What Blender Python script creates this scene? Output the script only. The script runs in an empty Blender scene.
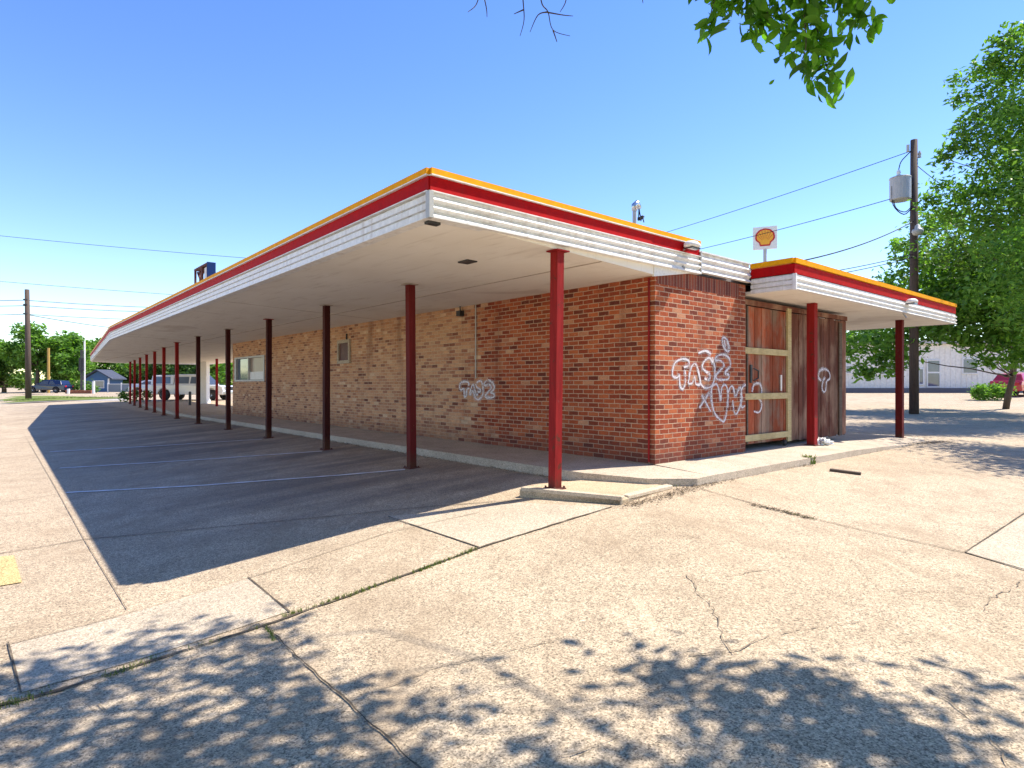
import bpy, bmesh, math, random
import numpy as np
from mathutils import Vector, Matrix, noise as mnoise
random.seed(7)
RNG = np.random.default_rng(11)
R = math.radians
C = bpy.context.scene.collection
sc = bpy.context.scene

# ------------------------------------------------------------------ camera model and building frame
F, CX, CY, H = 616.0, 512.0, 384.0, 1.1
U1 = Vector((-527.0, 616.0, 0)).normalized()          # along the long brick wall
U2 = Vector((U1.y, -U1.x, 0))                          # along the short brick front
P0 = Vector((1.957, 8.42, 0.0))                        # foot of the brick corner
ROT = math.atan2(U2.y, U2.x)
SUN = (U2 * 1.0 - U1 * 0.42 + Vector((0, 0, 1.58))).normalized()

def W(u, v, z=0.0):
    return Vector((P0.x + U2.x * u + U1.x * v, P0.y + U2.y * u + U1.y * v, z))
def UV(x, y):
    dx, dy = x - P0.x, y - P0.y
    return dx * U2.x + dy * U2.y, dx * U1.x + dy * U1.y
def at(px, py, Y):
    return Vector(((px - CX) / F * Y, Y, H + (CY - py) / F * Y))
def sstep(a, b, x):
    t = min(1.0, max(0.0, (x - a) / (b - a)))
    return t * t * (3 - 2 * t)
def soft(x, k=0.25):
    return 0.5 * (x + math.sqrt(x * x + k * k))
def zg(x, y):
    u, v = UV(x, y)
    dl, df = -u - 1.15, -v - 0.85
    if u > 9.6 : df = max(df, min(u - 9.6, 1.5) * 0.3)
    d = max(dl, df)
    d = soft(d)
    z = -0.15 - 0.066 * (5.2 - soft(5.2 - d))
    z += (-0.24 - z) * sstep(17, 30, v) * sstep(12, -2, u) * sstep(-6, -1, u)
    z += 0.62 * sstep(27, 44, y) * sstep(4, 14, x)
    z += 0.26 * sstep(38, 60, y) * sstep(4, -6, x)
    return z
def G(px, py, dz=0.0):
    Y = F * 1.45 / max(py - CY, 0.5)
    for _ in range(40):
        x = (px - CX) / F * Y
        z = zg(x, Y)
        Y = 0.5 * Y + 0.5 * F * (H - z) / max(py - CY, 0.5)
    x = (px - CX) / F * Y
    return Vector((x, Y, zg(x, Y) + dz))

# ------------------------------------------------------------------ mesh helpers
class MB:
    def __init__(s): s.v, s.f = [], []
    def add(s, vs, fs):
        o = len(s.v); s.v += [tuple(p) for p in vs]; s.f += [tuple(i + o for i in f) for f in fs]; return s
    def box(s, a, b):
        x0, y0, z0 = a; x1, y1, z1 = b
        return s.add([(x0,y0,z0),(x1,y0,z0),(x1,y1,z0),(x0,y1,z0),(x0,y0,z1),(x1,y0,z1),(x1,y1,z1),(x0,y1,z1)],
                     [(3,2,1,0),(4,5,6,7),(0,1,5,4),(1,2,6,5),(2,3,7,6),(3,0,4,7)])
    def obox(s, c, ax, ay, az):
        c, ax, ay, az = map(Vector, (c, ax, ay, az))
        vs = [c + sx*ax + sy*ay + sz*az for sz in (-1,1) for sx, sy in ((-1,-1),(1,-1),(1,1),(-1,1))]
        return s.add(vs, [(3,2,1,0),(4,5,6,7),(0,1,5,4),(1,2,6,5),(2,3,7,6),(3,0,4,7)])
    def prism(s, pts, z0, z1):
        n = len(pts)
        g = lambda z, p: z(p[0], p[1]) if callable(z) else z
        vs = [(p[0], p[1], g(z0, p)) for p in pts] + [(p[0], p[1], g(z1, p)) for p in pts]
        fs = [tuple(range(n-1, -1, -1)), tuple(range(n, 2*n))] + [(i, (i+1) % n, n+(i+1) % n, n+i) for i in range(n)]
        return s.add(vs, fs)
    def tube(s, pts, r, n=8, cap=True):
        pts = [Vector(p) for p in pts]
        rs = r if isinstance(r, (list, tuple)) else [r] * len(pts)
        vs, fs = [], []
        prev = None
        for i, p in enumerate(pts):
            t = (pts[min(i+1, len(pts)-1)] - pts[max(i-1, 0)]).normalized()
            if prev is None:
                a = t.orthogonal().normalized()
            else:
                a = (prev - t * prev.dot(t))
                a = a.normalized() if a.length > 1e-6 else t.orthogonal().normalized()
            prev = a; b = t.cross(a)
            for k in range(n):
                an = 2 * math.pi * k / n
                vs.append(p + (a * math.cos(an) + b * math.sin(an)) * rs[i])
        for i in range(len(pts) - 1):
            for k in range(n):
                fs.append((i*n+k, i*n+(k+1) % n, (i+1)*n+(k+1) % n, (i+1)*n+k))
        if cap:
            fs.append(tuple(range(n-1, -1, -1))); fs.append(tuple((len(pts)-1)*n+k for k in range(n)))
        return s.add(vs, fs)
    def lathe(s, prof, c=(0,0,0), n=20, axis='z'):
        vs, fs = [], []
        for (r, h) in prof:
            for k in range(n):
                a = 2*math.pi*k/n; p = (r*math.cos(a), r*math.sin(a), h)
                if axis == 'y': p = (p[0], p[2], p[1])
                if axis == 'x': p = (p[2], p[0], p[1])
                vs.append((p[0]+c[0], p[1]+c[1], p[2]+c[2]))
        for i in range(len(prof)-1):
            for k in range(n): fs.append((i*n+k, i*n+(k+1) % n, (i+1)*n+(k+1) % n, (i+1)*n+k))
        fs.append(tuple(range(n-1,-1,-1))); fs.append(tuple((len(prof)-1)*n+k for k in range(n)))
        return s.add(vs, fs)
    def build(s, name, mat, parent=None, frame=None, smooth=False, bevel=0.0, loc=None, rotz=None):
        me = bpy.data.meshes.new(name); me.from_pydata(s.v, [], s.f); me.update()
        bm = bmesh.new(); bm.from_mesh(me); bmesh.ops.recalc_face_normals(bm, faces=bm.faces); bm.to_mesh(me); bm.free()
        o = bpy.data.objects.new(name, me); C.objects.link(o)
        if mat: me.materials.append(mat)
        if parent: o.parent = parent
        if frame: o.location, o.rotation_euler = P0, (0, 0, ROT)
        if loc is not None: o.location = loc
        if rotz is not None: o.rotation_euler = (0, 0, rotz)
        if smooth:
            for p in me.polygons: p.use_smooth = True
        if bevel:
            m = o.modifiers.new('bevel', 'BEVEL'); m.width = bevel; m.segments = 2; m.limit_method = 'ANGLE'; m.angle_limit = R(40)
        return o

def tag(o, label=None, cat=None, group=None, kind=None):
    if label: o['label'] = label
    if cat: o['category'] = cat
    if group: o['group'] = group
    if kind: o['kind'] = kind
    return o
def empty(name, label, cat, loc=(0,0,0), rotz=0.0, group=None):
    o = bpy.data.objects.new(name, None); C.objects.link(o); o.empty_display_size = .3
    o.location = loc; o.rotation_euler = (0, 0, rotz)
    return tag(o, label, cat, group)
def bempty(name, label, cat): return empty(name, label, cat, P0, ROT)
def struct(o): o['kind'] = 'structure'; return o

# ------------------------------------------------------------------ materials
class N:
    def __init__(s, name):
        s.m = bpy.data.materials.new(name); s.m.use_nodes = True; s.t = s.m.node_tree; s.t.nodes.clear()
        s.out = s.n('ShaderNodeOutputMaterial'); s.b = s.n('ShaderNodeBsdfPrincipled')
        s.t.links.new(s.b.outputs[0], s.out.inputs[0])
    def n(s, typ, **kw):
        x = s.t.nodes.new(typ)
        for k, v in kw.items(): setattr(x, k, v)
        return x
    def link(s, a, b): s.t.links.new(a, b)
    def val(s, inp, x):
        if hasattr(x, 'is_output') or isinstance(x, bpy.types.NodeSocket): s.link(x, inp)
        else: inp.default_value = x
    def coord(s, kind='Object', scale=(1,1,1), rot=(0,0,0)):
        t = s.n('ShaderNodeTexCoord'); m = s.n('ShaderNodeMapping'); m.inputs['Scale'].default_value = scale; m.inputs['Rotation'].default_value = rot
        s.link(t.outputs[kind], m.inputs[0]); return m.outputs[0]
    def noise(s, vec, scale, detail=4, rough=.55, dist=0):
        x = s.n('ShaderNodeTexNoise'); s.link(vec, x.inputs['Vector']); x.inputs['Scale'].default_value = scale
        x.inputs['Detail'].default_value = detail; x.inputs['Roughness'].default_value = rough; x.inputs['Distortion'].default_value = dist
        return x.outputs[0]
    def voro(s, vec, scale, out='Color', feature='F1'):
        x = s.n('ShaderNodeTexVoronoi'); x.feature = feature; s.link(vec, x.inputs['Vector']); x.inputs['Scale'].default_value = scale
        return x.outputs[out]
    def ramp(s, fac, stops, interp='LINEAR'):
        x = s.n('ShaderNodeValToRGB'); e = x.color_ramp.elements; x.color_ramp.interpolation = interp
        while len(e) < len(stops): e.new(.5)
        for el, (p, c) in zip(e, stops):
            el.position = p; el.color = (c, c, c, 1) if not hasattr(c, '__len__') else (*c[:3], 1)
        s.link(fac, x.inputs[0]); return x.outputs[0]
    def mix(s, fac, a, b, mode='MIX'):
        x = s.n('ShaderNodeMix'); x.data_type = 'RGBA'; x.blend_type = mode
        s.val(x.inputs[0], fac)
        for i, c in ((6, a), (7, b)):
            if isinstance(c, bpy.types.NodeSocket): s.link(c, x.inputs[i])
            else: x.inputs[i].default_value = (*c[:3], 1)
        return x.outputs[2]
    def math(s, op, a, b=0.0, clamp=False):
        x = s.n('ShaderNodeMath'); x.operation = op; x.use_clamp = clamp
        s.val(x.inputs[0], a); s.val(x.inputs[1], b); return x.outputs[0]
    def bump(s, h, strength=.3, dist=.01):
        x = s.n('ShaderNodeBump'); x.inputs['Strength'].default_value = strength; x.inputs['Distance'].default_value = dist
        s.link(h, x.inputs['Height']); s.link(x.outputs[0], s.b.inputs['Normal'])
    def fin(s, col, rough=.7, metal=0.0, spec=None):
        s.val(s.b.inputs['Base Color'], col if isinstance(col, bpy.types.NodeSocket) else (*col[:3], 1))
        s.val(s.b.inputs['Roughness'], rough); s.b.inputs['Metallic'].default_value = metal
        if spec is not None: s.b.inputs['Specular IOR Level'].default_value = spec
        return s.m

def paint(name, col, rough=.5, wear=(.25,.22,.2), amount=.35, scale=3, spec=.4, streak=False, metal=0.0):
    k = N(name); c = k.coord('Object')
    c2 = k.coord('Object', (6, 6, .7)) if streak else c
    n1 = k.noise(c2, scale, 6, .65); n2 = k.noise(c, scale * 9, 5, .6)
    tint = k.mix(k.ramp(n2, [(.35, 0.0), (.7, 1.0)]), [x * .86 for x in col], [min(1, x * 1.06) for x in col])
    f = k.math('MULTIPLY', k.ramp(n1, [(.52, 0.0), (.78, 1.0)]), amount)
    k.bump(n2, .08, .004)
    return k.fin(k.mix(f, tint, wear), rough, metal, spec)

def concrete(name, a, b, dark, speck=1.0, stain=1.0, bays=False):
    k = N(name); c = k.coord('Object')
    big = k.noise(c, .35, 6, .6, .3); mid = k.noise(c, 2.1, 7, .65, .4); fine = k.noise(c, 48, 4, .7)
    cell = k.voro(c, 135, 'Color'); cell2 = k.voro(c, 62, 'Color')
    base = k.mix(k.ramp(big, [(.3, 0.0), (.7, 1.0)]), a, b)
    base = k.mix(k.math('MULTIPLY', k.ramp(mid, [(.45, 0.0), (.75, 1.0)]), .45 * stain), base, dark)
    wear = k.noise(c, .9, 8, .7, .6)
    base = k.mix(k.math('MULTIPLY', k.ramp(wear, [(.55, 0.0), (.72, 1.0)]), .35), base, [min(.9, x*1.28) for x in b])
    sep = k.n('ShaderNodeSeparateColor'); k.link(cell, sep.inputs[0])
    sep2 = k.n('ShaderNodeSeparateColor'); k.link(cell2, sep2.inputs[0])
    g1 = k.ramp(sep.outputs[0], [(0, .34), (.22, .68), (.6, 1.02), (1, 1.38)])
    g2 = k.ramp(sep2.outputs[1], [(0, .62), (.2, .93), (.8, 1.03), (1, 1.18)])
    base = k.mix(speck, base, g1, 'MULTIPLY')
    base = k.mix(.8 * speck, base, g2, 'MULTIPLY')
    base = k.mix(.6, base, k.ramp(fine, [(.3, .75), (.7, 1.2)]), 'MULTIPLY')
    # scuffs, drips and broad grime with shapes of their own
    grime = k.ramp(k.noise(k.coord('Object', (1, .45, 1), (0, 0, .6)), .75, 9, .68, 1.2), [(.53, 0.0), (.64, 1.0)])
    base = k.mix(k.math('MULTIPLY', grime, .32 * stain), base, dark)
    spots = k.ramp(k.voro(c, 2.6, 'Distance'), [(.035, 1.0), (.075, 0.0)])
    base = k.mix(k.math('MULTIPLY', spots, k.math('MULTIPLY', mid, .75)), base, [x*.45 for x in dark])
    scuff = k.ramp(k.noise(k.coord('Object', (3.2, .35, 1), (0, 0, -.75)), 1.6, 7, .7, .5), [(.60, 0.0), (.72, 1.0)])
    base = k.mix(k.math('MULTIPLY', scuff, .35), base, [min(.9, x*1.35) for x in b])
    if bays:     # tyre and oil streaks across the parking bays, strengthened to paint in deeper canopy shade
        t = k.n('ShaderNodeTexCoord'); va = k.n('ShaderNodeVectorMath', operation='SUBTRACT'); k.link(t.outputs['Object'], va.inputs[0]); va.inputs[1].default_value = P0
        vr = k.n('ShaderNodeVectorRotate', rotation_type='Z_AXIS'); k.link(va.outputs[0], vr.inputs['Vector']); vr.inputs['Angle'].default_value = -ROT
        sp = k.n('ShaderNodeSeparateXYZ'); k.link(vr.outputs[0], sp.inputs[0])
        mp = k.n('ShaderNodeMapping'); k.link(vr.outputs[0], mp.inputs[0]); mp.inputs['Scale'].default_value = (.22, 1.5, 1)
        st = k.ramp(k.noise(mp.outputs[0], 1.0, 5, .6, .4), [(.36, 0.0), (.60, 1.0)])
        inu = k.math('MULTIPLY', k.ramp(k.math('ADD', k.math('MULTIPLY', sp.outputs[0], .1), 1.0), [(.36, 0.0), (.6, 1.0), (.875, 1.0), (.89, 0.0)]), k.ramp(k.math('MULTIPLY', sp.outputs[1], .02), [(.0, 0.0), (.03, 1.0), (.9, 1.0), (.95, 0.0)]))
        base = k.mix(k.math('MULTIPLY', k.math('MULTIPLY', st, inu), .62), base, (.12,.10,.09))
    # hairline stains and old oil drips
    oil = k.noise(c, 5.5, 3, .5, 1.0)
    base = k.mix(k.math('MULTIPLY', k.ramp(oil, [(.72, 0.0), (.8, 1.0)]), .4), base, [x*.4 for x in dark])
    k.bump(k.math('ADD', sep.outputs[0], fine), .25, .004)
    return k.fin(base, .88, 0, .25)

M = {}
M['lot'] = concrete('lot_concrete', (.44,.342,.232), (.525,.42,.295), (.29,.215,.14), 1.0, 1.4, True)
M['slab_pale'] = concrete('pale_concrete', (.465,.38,.28), (.54,.45,.335), (.36,.29,.21), .75, 1.2)
M['walk'] = concrete('walk_concrete', (.47,.39,.30), (.55,.46,.35), (.30,.235,.17), .6, 1.2)
M['island'] = concrete('island_concrete', (.50,.38,.24), (.56,.43,.285), (.34,.26,.17), .6, 1.0)
M['street'] = concrete('street_concrete', (.40,.36,.32), (.46,.42,.37), (.3,.27,.24), .5, .8)
M['joint'] = paint('joint_dirt', (.085,.065,.045), .95, (.27,.21,.14), .9, 7)
M['crack'] = paint('crack_dirt', (.22,.17,.115), .95, (.42,.34,.24), 1.0, 9)
M['litter'] = paint('leaf_litter', (.13,.09,.055), .95, (.34,.26,.16), .9, 30)
M['yellow_line'] = paint('faded_yellow_line', (.60,.44,.12), .8, (.50,.39,.25), 1.0, 5)
M['pale_line'] = paint('worn_white_line', (.80,.77,.74), .8, (.60,.55,.48), .6, 5)

def brick(name):
    k = N(name); t = k.n('ShaderNodeTexCoord'); s = k.n('ShaderNodeSeparateXYZ'); k.link(t.outputs['Object'], s.inputs[0])
    along = k.math('ADD', s.outputs[0], s.outputs[1])
    cmb = k.n('ShaderNodeCombineXYZ'); k.link(along, cmb.inputs[0]); k.link(s.outputs[2], cmb.inputs[1])
    # a little wobble so that the courses are laid by hand
    wob = k.n('ShaderNodeTexNoise'); k.link(cmb.outputs[0], wob.inputs['Vector']); wob.inputs['Scale'].default_value = 9; wob.inputs['Detail'].default_value = 5
    sub = k.n('ShaderNodeVectorMath', operation='SUBTRACT'); k.link(wob.outputs['Color'], sub.inputs[0]); sub.inputs[1].default_value = (.5,.5,.5)
    sc_ = k.n('ShaderNodeVectorMath', operation='SCALE'); k.link(sub.outputs[0], sc_.inputs[0]); sc_.inputs['Scale'].default_value = .016
    ad = k.n('ShaderNodeVectorMath', operation='ADD'); k.link(cmb.outputs[0], ad.inputs[0]); k.link(sc_.outputs[0], ad.inputs[1])
    vec = ad.outputs[0]
    def bt(c1, c2, bias=0.0):
        b = k.n('ShaderNodeTexBrick'); k.link(vec, b.inputs['Vector']); b.offset = .5
        b.inputs['Scale'].default_value = 1; b.inputs['Brick Width'].default_value = .205; b.inputs['Row Height'].default_value = .0680
        b.inputs['Mortar Size'].default_value = .0068; b.inputs['Mortar Smooth'].default_value = .25; b.inputs['Bias'].default_value = bias
        b.inputs['Color1'].default_value = c1; b.inputs['Color2'].default_value = c2; b.inputs['Mortar'].default_value = (0,0,0,1)
        return b
    b = bt((0,0,0,1), (1,1,1,1)); rnd = b.outputs['Color']; mort = b.outputs['Fac']
    red = k.ramp(rnd, [(0, (.13,.032,.022)), (.07, (.20,.045,.024)), (.3, (.28,.055,.024)), (.6, (.39,.085,.032)), (.8, (.46,.125,.048)), (.93, (.34,.075,.033)), (1, (.55,.27,.15))])
    tan = k.ramp(rnd, [(0, (.19,.08,.055)), (.07, (.38,.18,.11)), (.4, (.56,.30,.165)), (.7, (.64,.38,.21)), (.9, (.50,.24,.12)), (1, (.72,.51,.33))])
    big = k.noise(vec, .8, 5, .6, .5); med = k.noise(vec, 6, 6, .7); fine = k.noise(vec, 60, 5, .7)
    # the far two thirds of the long wall were painted and scoured back to a paler face
    edge = k.math('ADD', s.outputs[1], k.math('MULTIPLY', k.math('SUBTRACT', big, .5), 2.2))
    pale = k.ramp(k.math('MULTIPLY', k.math('ADD', edge, k.math('MULTIPLY', k.math('SUBTRACT', rnd, .5), 1.2)), .1), [(.34, 0.0), (.47, 1.0)])
    col = k.mix(k.math('MULTIPLY', pale, .9), red, tan)
    col = k.mix(.75, col, k.ramp(fine, [(.3, .68), (.7, 1.25)]), 'MULTIPLY')
    col = k.mix(.6, col, k.ramp(med, [(.3, .7), (.7, 1.22)]), 'MULTIPLY')
    mcol = k.mix(pale, (.52,.35,.24), (.62,.44,.29))
    mcol = k.mix(k.ramp(med, [(.5, 0.0), (.78, 1.0)]), mcol, (.30,.16,.10))
    col = k.mix(mort, col, mcol)
    smear = k.ramp(k.noise(vec, 22, 7, .8, .8), [(.56, 0.0), (.68, 1.0)])
    col = k.mix(k.math('MULTIPLY', smear, k.math('ADD', .35, k.math('MULTIPLY', pale, .25))), col, mcol)
    pit = k.ramp(k.noise(vec, 30, 4, .7, .3), [(.30, 1.0), (.40, 0.0)])
    col = k.mix(k.math('MULTIPLY', pit, .6), col, (.10,.035,.025))
    # lime bloom
    bloom = k.ramp(k.noise(vec, 13, 6, .75, .6), [(.63, 0.0), (.72, 1.0)])
    col = k.mix(k.math('MULTIPLY', bloom, .45), col, (.58,.46,.38))
    # damp, dirty foot of the wall and a dark vertical run
    low = k.ramp(k.math('ADD', s.outputs[2], k.math('MULTIPLY', k.math('SUBTRACT', med, .5), .7)), [(.05, 1.0), (.42, 0.0)])
    col = k.mix(k.math('MULTIPLY', low, .5), col, (.10,.045,.04))
    run = k.ramp(k.noise(k.coord('Object', (1.1, 1.1, .16)), 1.3, 4, .6), [(.58, 0.0), (.72, 1.0)])
    col = k.mix(k.math('MULTIPLY', run, .45), col, (.12,.04,.03))
    hgt = k.math('ADD', k.math('MULTIPLY', k.math('SUBTRACT', 1.0, mort), 1.0), k.math('MULTIPLY', fine, .35))
    k.bump(hgt, .75, .009)
    return k.fin(col, .88, 0, .2)
M['brick'] = brick('old_brick')
def soldier():
    k = N('soldier_brick'); t = k.n('ShaderNodeTexCoord'); s = k.n('ShaderNodeSeparateXYZ'); k.link(t.outputs['Object'], s.inputs[0])
    cmb = k.n('ShaderNodeCombineXYZ'); k.link(k.math('ADD', s.outputs[0], s.outputs[1]), cmb.inputs[0]); k.link(s.outputs[2], cmb.inputs[1])
    b = k.n('ShaderNodeTexBrick'); k.link(cmb.outputs[0], b.inputs['Vector']); b.offset = 0
    b.inputs['Scale'].default_value = 1; b.inputs['Brick Width'].default_value = .072; b.inputs['Row Height'].default_value = .40; b.inputs['Mortar Size'].default_value = .006
    b.inputs['Color1'].default_value = (.13,.035,.028,1); b.inputs['Color2'].default_value = (.30,.085,.05,1); b.inputs['Mortar'].default_value = (.30,.2,.15,1)
    f = k.noise(cmb.outputs[0], 50, 5, .7)
    k.bump(k.math('ADD', k.math('SUBTRACT', 1.0, b.outputs['Fac']), k.math('MULTIPLY', f, .3)), .7, .008)
    return k.fin(k.mix(.7, b.outputs['Color'], k.ramp(f, [(.3, .65), (.7, 1.25)]), 'MULTIPLY'), .88, 0, .2)
M['soldier'] = soldier()

M['white_metal'] = paint('white_corrugated_metal', (.82,.81,.78), .5, (.40,.30,.22), .55, 1.6, .25, True)
M['grey_metal'] = paint('grey_metal', (.45,.45,.44), .45, (.25,.22,.2), .4, 3, .5)
M['red_metal'] = paint('red_fascia_paint', (.44,.004,.005), .65, (.24,.02,.018), .55, 1.3, .1, True)
M['yellow_metal'] = paint('yellow_fascia_paint', (.86,.37,.004), .65, (.55,.22,.03), .5, 1.3, .1, True)
M['column_red'] = paint('red_post_paint', (.29,.016,.018), .65, (.075,.022,.018), .8, 3, .12, True)
M['rust'] = paint('rusty_steel', (.11,.035,.025), .8, (.2,.09,.05), .8, 9)
def postpaint(name, col):
    k = N(name); c = k.coord('Object'); s = k.n('ShaderNodeSeparateXYZ'); k.link(c, s.inputs[0])
    a = k.noise(c, 9, 7, .7, .4); st = k.noise(k.coord('Object', (7, 7, .6)), 3, 6, .65); fine = k.noise(c, 45, 4, .7)
    x = k.mix(k.ramp(st, [(.35, 0.0), (.7, 1.0)]), col, [v * .62 for v in col])
    x = k.mix(k.math('MULTIPLY', k.ramp(a, [(.60, 0.0), (.64, 1.0)]), .85), x, (.085,.035,.022))
    x = k.mix(k.math('MULTIPLY', k.ramp(fine, [(.68, 0.0), (.72, 1.0)]), .5), x, (.40,.30,.26))
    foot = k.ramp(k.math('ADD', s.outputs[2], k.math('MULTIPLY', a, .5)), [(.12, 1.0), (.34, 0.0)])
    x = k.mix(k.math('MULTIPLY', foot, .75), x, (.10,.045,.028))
    k.bump(a, .15, .004)
    return k.fin(x, .68, 0, .12)
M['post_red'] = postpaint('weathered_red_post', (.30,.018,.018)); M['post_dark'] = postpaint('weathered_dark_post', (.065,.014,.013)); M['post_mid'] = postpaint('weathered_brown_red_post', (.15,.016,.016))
M['roof'] = paint('roof_gravel', (.35,.33,.31), .9, (.2,.2,.2), .5, 3)
def soffit():
    k = N('soffit_plaster'); c = k.coord('Object')
    s = k.n('ShaderNodeSeparateXYZ'); k.link(c, s.inputs[0])
    a = k.noise(c, 1.2, 6, .6); b = k.noise(k.coord('Object', (4,.5,1)), 2.5, 5, .6)
    col = k.mix(k.ramp(a, [(.35, 0.0), (.75, 1.0)]), (.86,.82,.74), (.80,.75,.66))
    col = k.mix(k.math('MULTIPLY', k.ramp(b, [(.55, 0.0), (.75, 1.0)]), .35), col, (.40,.32,.24))
    col = k.mix(k.math('MULTIPLY', k.ramp(k.noise(c, .55, 4, .5, .8), [(.6, 0.0), (.68, 1.0)]), .25), col, (.34,.25,.18))
    k.bump(k.noise(c, 40, 3), .1, .004)
    return k.fin(col, .8, 0, .2)
M['soffit'] = soffit()
M['seam'] = paint('soffit_seam', (.45,.38,.31), .9, (.7,.64,.55), .8, 2)
M['dark_metal'] = paint('dark_metal', (.03,.03,.032), .5)
M['black'] = paint('black_rubber', (.015,.015,.016), .7)
M['chrome'] = paint('bright_metal', (.6,.6,.6), .25, (.4,.4,.4), .3, 3, .5, False, .9)
M['white_paint'] = paint('white_paint', (.78,.77,.74), .5, (.5,.46,.4), .35)
def spraypaint():
    k = N('white_spray_paint'); c = k.coord('Object'); a = k.noise(c, 34, 5, .7); b = k.noise(c, 5, 4, .6)
    al = k.ramp(k.math('ADD', a, k.math('MULTIPLY', b, .5)), [(.60, .0), (.74, 1.0)])
    k.link(al, k.b.inputs['Alpha'])
    return k.fin(k.mix(b, (.80,.78,.80), (.58,.52,.54)), .8, 0, .2)
M['graffiti'] = spraypaint()
def overspray():
    k = N('paint_overspray'); c = k.coord('Object'); a = k.noise(c, 60, 3, .7); b = k.noise(c, 4, 4, .6)
    al = k.math('MULTIPLY', k.ramp(k.math('ADD', a, k.math('MULTIPLY', b, .6)), [(.70, .0), (.95, 1.0)]), .55); k.link(al, k.b.inputs['Alpha'])
    return k.fin((.74,.70,.72), .85, 0, .2)
M['overspray'] = overspray()
def wood(name, a, b, c3, axis=2, sc3=1.0):
    k = N(name)
    st = [9, 9, 9]; st[axis] = .55
    st = [x * sc3 for x in st]
    c = k.coord('Object', tuple(st)); g = k.noise(c, 2.2, 8, .7, .6); g2 = k.noise(k.coord('Object', (1.6, 1.6, .7)), 1.7, 5, .6)
    gi = k.n('ShaderNodeNewGeometry')
    col = k.mix(k.ramp(g, [(.3, 0.0), (.7, 1.0)]), a, b)
    col = k.mix(k.ramp(g2, [(.44, 0.0), (.6, 1.0)]), col, c3)
    col = k.mix(.9, col, k.ramp(gi.outputs['Random Per Island'], [(0, .6), (1, 1.25)]), 'MULTIPLY')
    fine = k.noise(k.coord('Object', tuple(x * 3 for x in st)), 4, 6, .7)
    col = k.mix(.8, col, k.ramp(fine, [(.3, .55), (.65, 1.25)]), 'MULTIPLY')
    k.bump(k.math('ADD', g, fine), .5, .006)
    return k.fin(col, .85, 0, .2)
M['fence_wood'] = wood('weathered_fence_wood', (.10,.036,.026), (.20,.072,.045), (.29,.17,.115))
M['gate_wood'] = wood('red_stained_gate_wood', (.25,.045,.02), (.38,.105,.045), (.27,.175,.125))
M['new_wood'] = wood('new_pine', (.62,.50,.25), (.70,.58,.32), (.55,.43,.22), 0)
M['pole_wood'] = wood('pole_wood', (.075,.052,.04), (.13,.095,.075), (.10,.075,.06))
M['bark'] = wood('tree_bark', (.06,.045,.035), (.13,.105,.085), (.09,.07,.055))
M['stick'] = wood('old_board', (.10,.075,.055), (.17,.13,.10), (.12,.09,.07), 0)
def glass(name, col=(.05,.06,.07)):
    k = N(name); return k.fin(k.mix(k.noise(k.coord('Object'), 1.2, 3), [x*.7 for x in col], [x*1.3 for x in col]), .06, 0, .8)
M['glass'] = glass('dark_window_glass'); M['glass_blue'] = glass('blue_window_glass', (.10,.14,.20))
def leafmat(name, a, b, c3, trans=.35):
    k = N(name); gi = k.n('ShaderNodeNewGeometry'); r = gi.outputs['Random Per Island']
    col = k.ramp(r, [(0, a), (.5, b), (1, c3)])
    big = k.noise(k.coord('Object'), .6, 3)
    col = k.mix(.6, col, k.ramp(big, [(.3, .75), (.7, 1.25)]), 'MULTIPLY')
    k.fin(col, .5, 0, .35)
    tr = k.n('ShaderNodeBsdfTranslucent'); mx = k.n('ShaderNodeMixShader'); mx.inputs[0].default_value = trans
    k.link(k.mix(1.0, col, (1.35,1.5,.6), 'MULTIPLY'), tr.inputs[0])
    k.link(k.b.outputs[0], mx.inputs[1]); k.link(tr.outputs[0], mx.inputs[2]); k.link(mx.outputs[0], k.out.inputs[0])
    return k.m
M['leaf'] = leafmat('green_leaf', (.045,.105,.02), (.08,.165,.028), (.15,.25,.04), .4)
M['leaf_light'] = leafmat('bright_leaf', (.07,.165,.028), (.125,.255,.04), (.20,.35,.06), .5)
M['leaf_dark'] = leafmat('dark_leaf', (.03,.08,.02), (.055,.125,.028), (.10,.18,.04), .35)
M['leaf_blue'] = leafmat('deep_green_leaf', (.02,.062,.03), (.035,.09,.04), (.07,.14,.04), .3)
M['grass'] = leafmat('grass_blade', (.07,.13,.02), (.12,.17,.03), (.22,.22,.07), .3)
M['leaf_near'] = leafmat('near_leaf', (.045,.13,.012), (.10,.25,.02), (.17,.36,.035), .55)
def lawn():
    k = N('lawn'); c = k.coord('Object')
    return k.fin(k.mix(k.ramp(k.noise(c, 1.3, 8, .7), [(.3, 0.0), (.7, 1.0)]), (.10,.16,.03), (.21,.22,.07)), .95, 0, .1)
M['lawn'] = lawn()

# ------------------------------------------------------------------ ground
def graded(lo, hi, flo, fhi, step):
    xs = list(np.arange(flo, fhi + 1e-6, step)); s = step; x = fhi
    while x < hi: s *= 1.18; x += s; xs.append(min(x, hi))
    s = step; x = flo
    while x > lo: s *= 1.18; x -= s; xs.insert(0, max(x, lo))
    return xs
xs = graded(-420, 420, -8, 14, .2); ys = graded(-60, 700, -2, 16, .2)
g = MB(); g.v = [(x, y, zg(x, y)) for y in ys for x in xs]; nx = len(xs)
g.f = [(j*nx+i, j*nx+i+1, (j+1)*nx+i+1, (j+1)*nx+i) for j in range(len(ys)-1) for i in range(nx-1)]
struct(g.build('ground', M['lot'], smooth=True))

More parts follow.
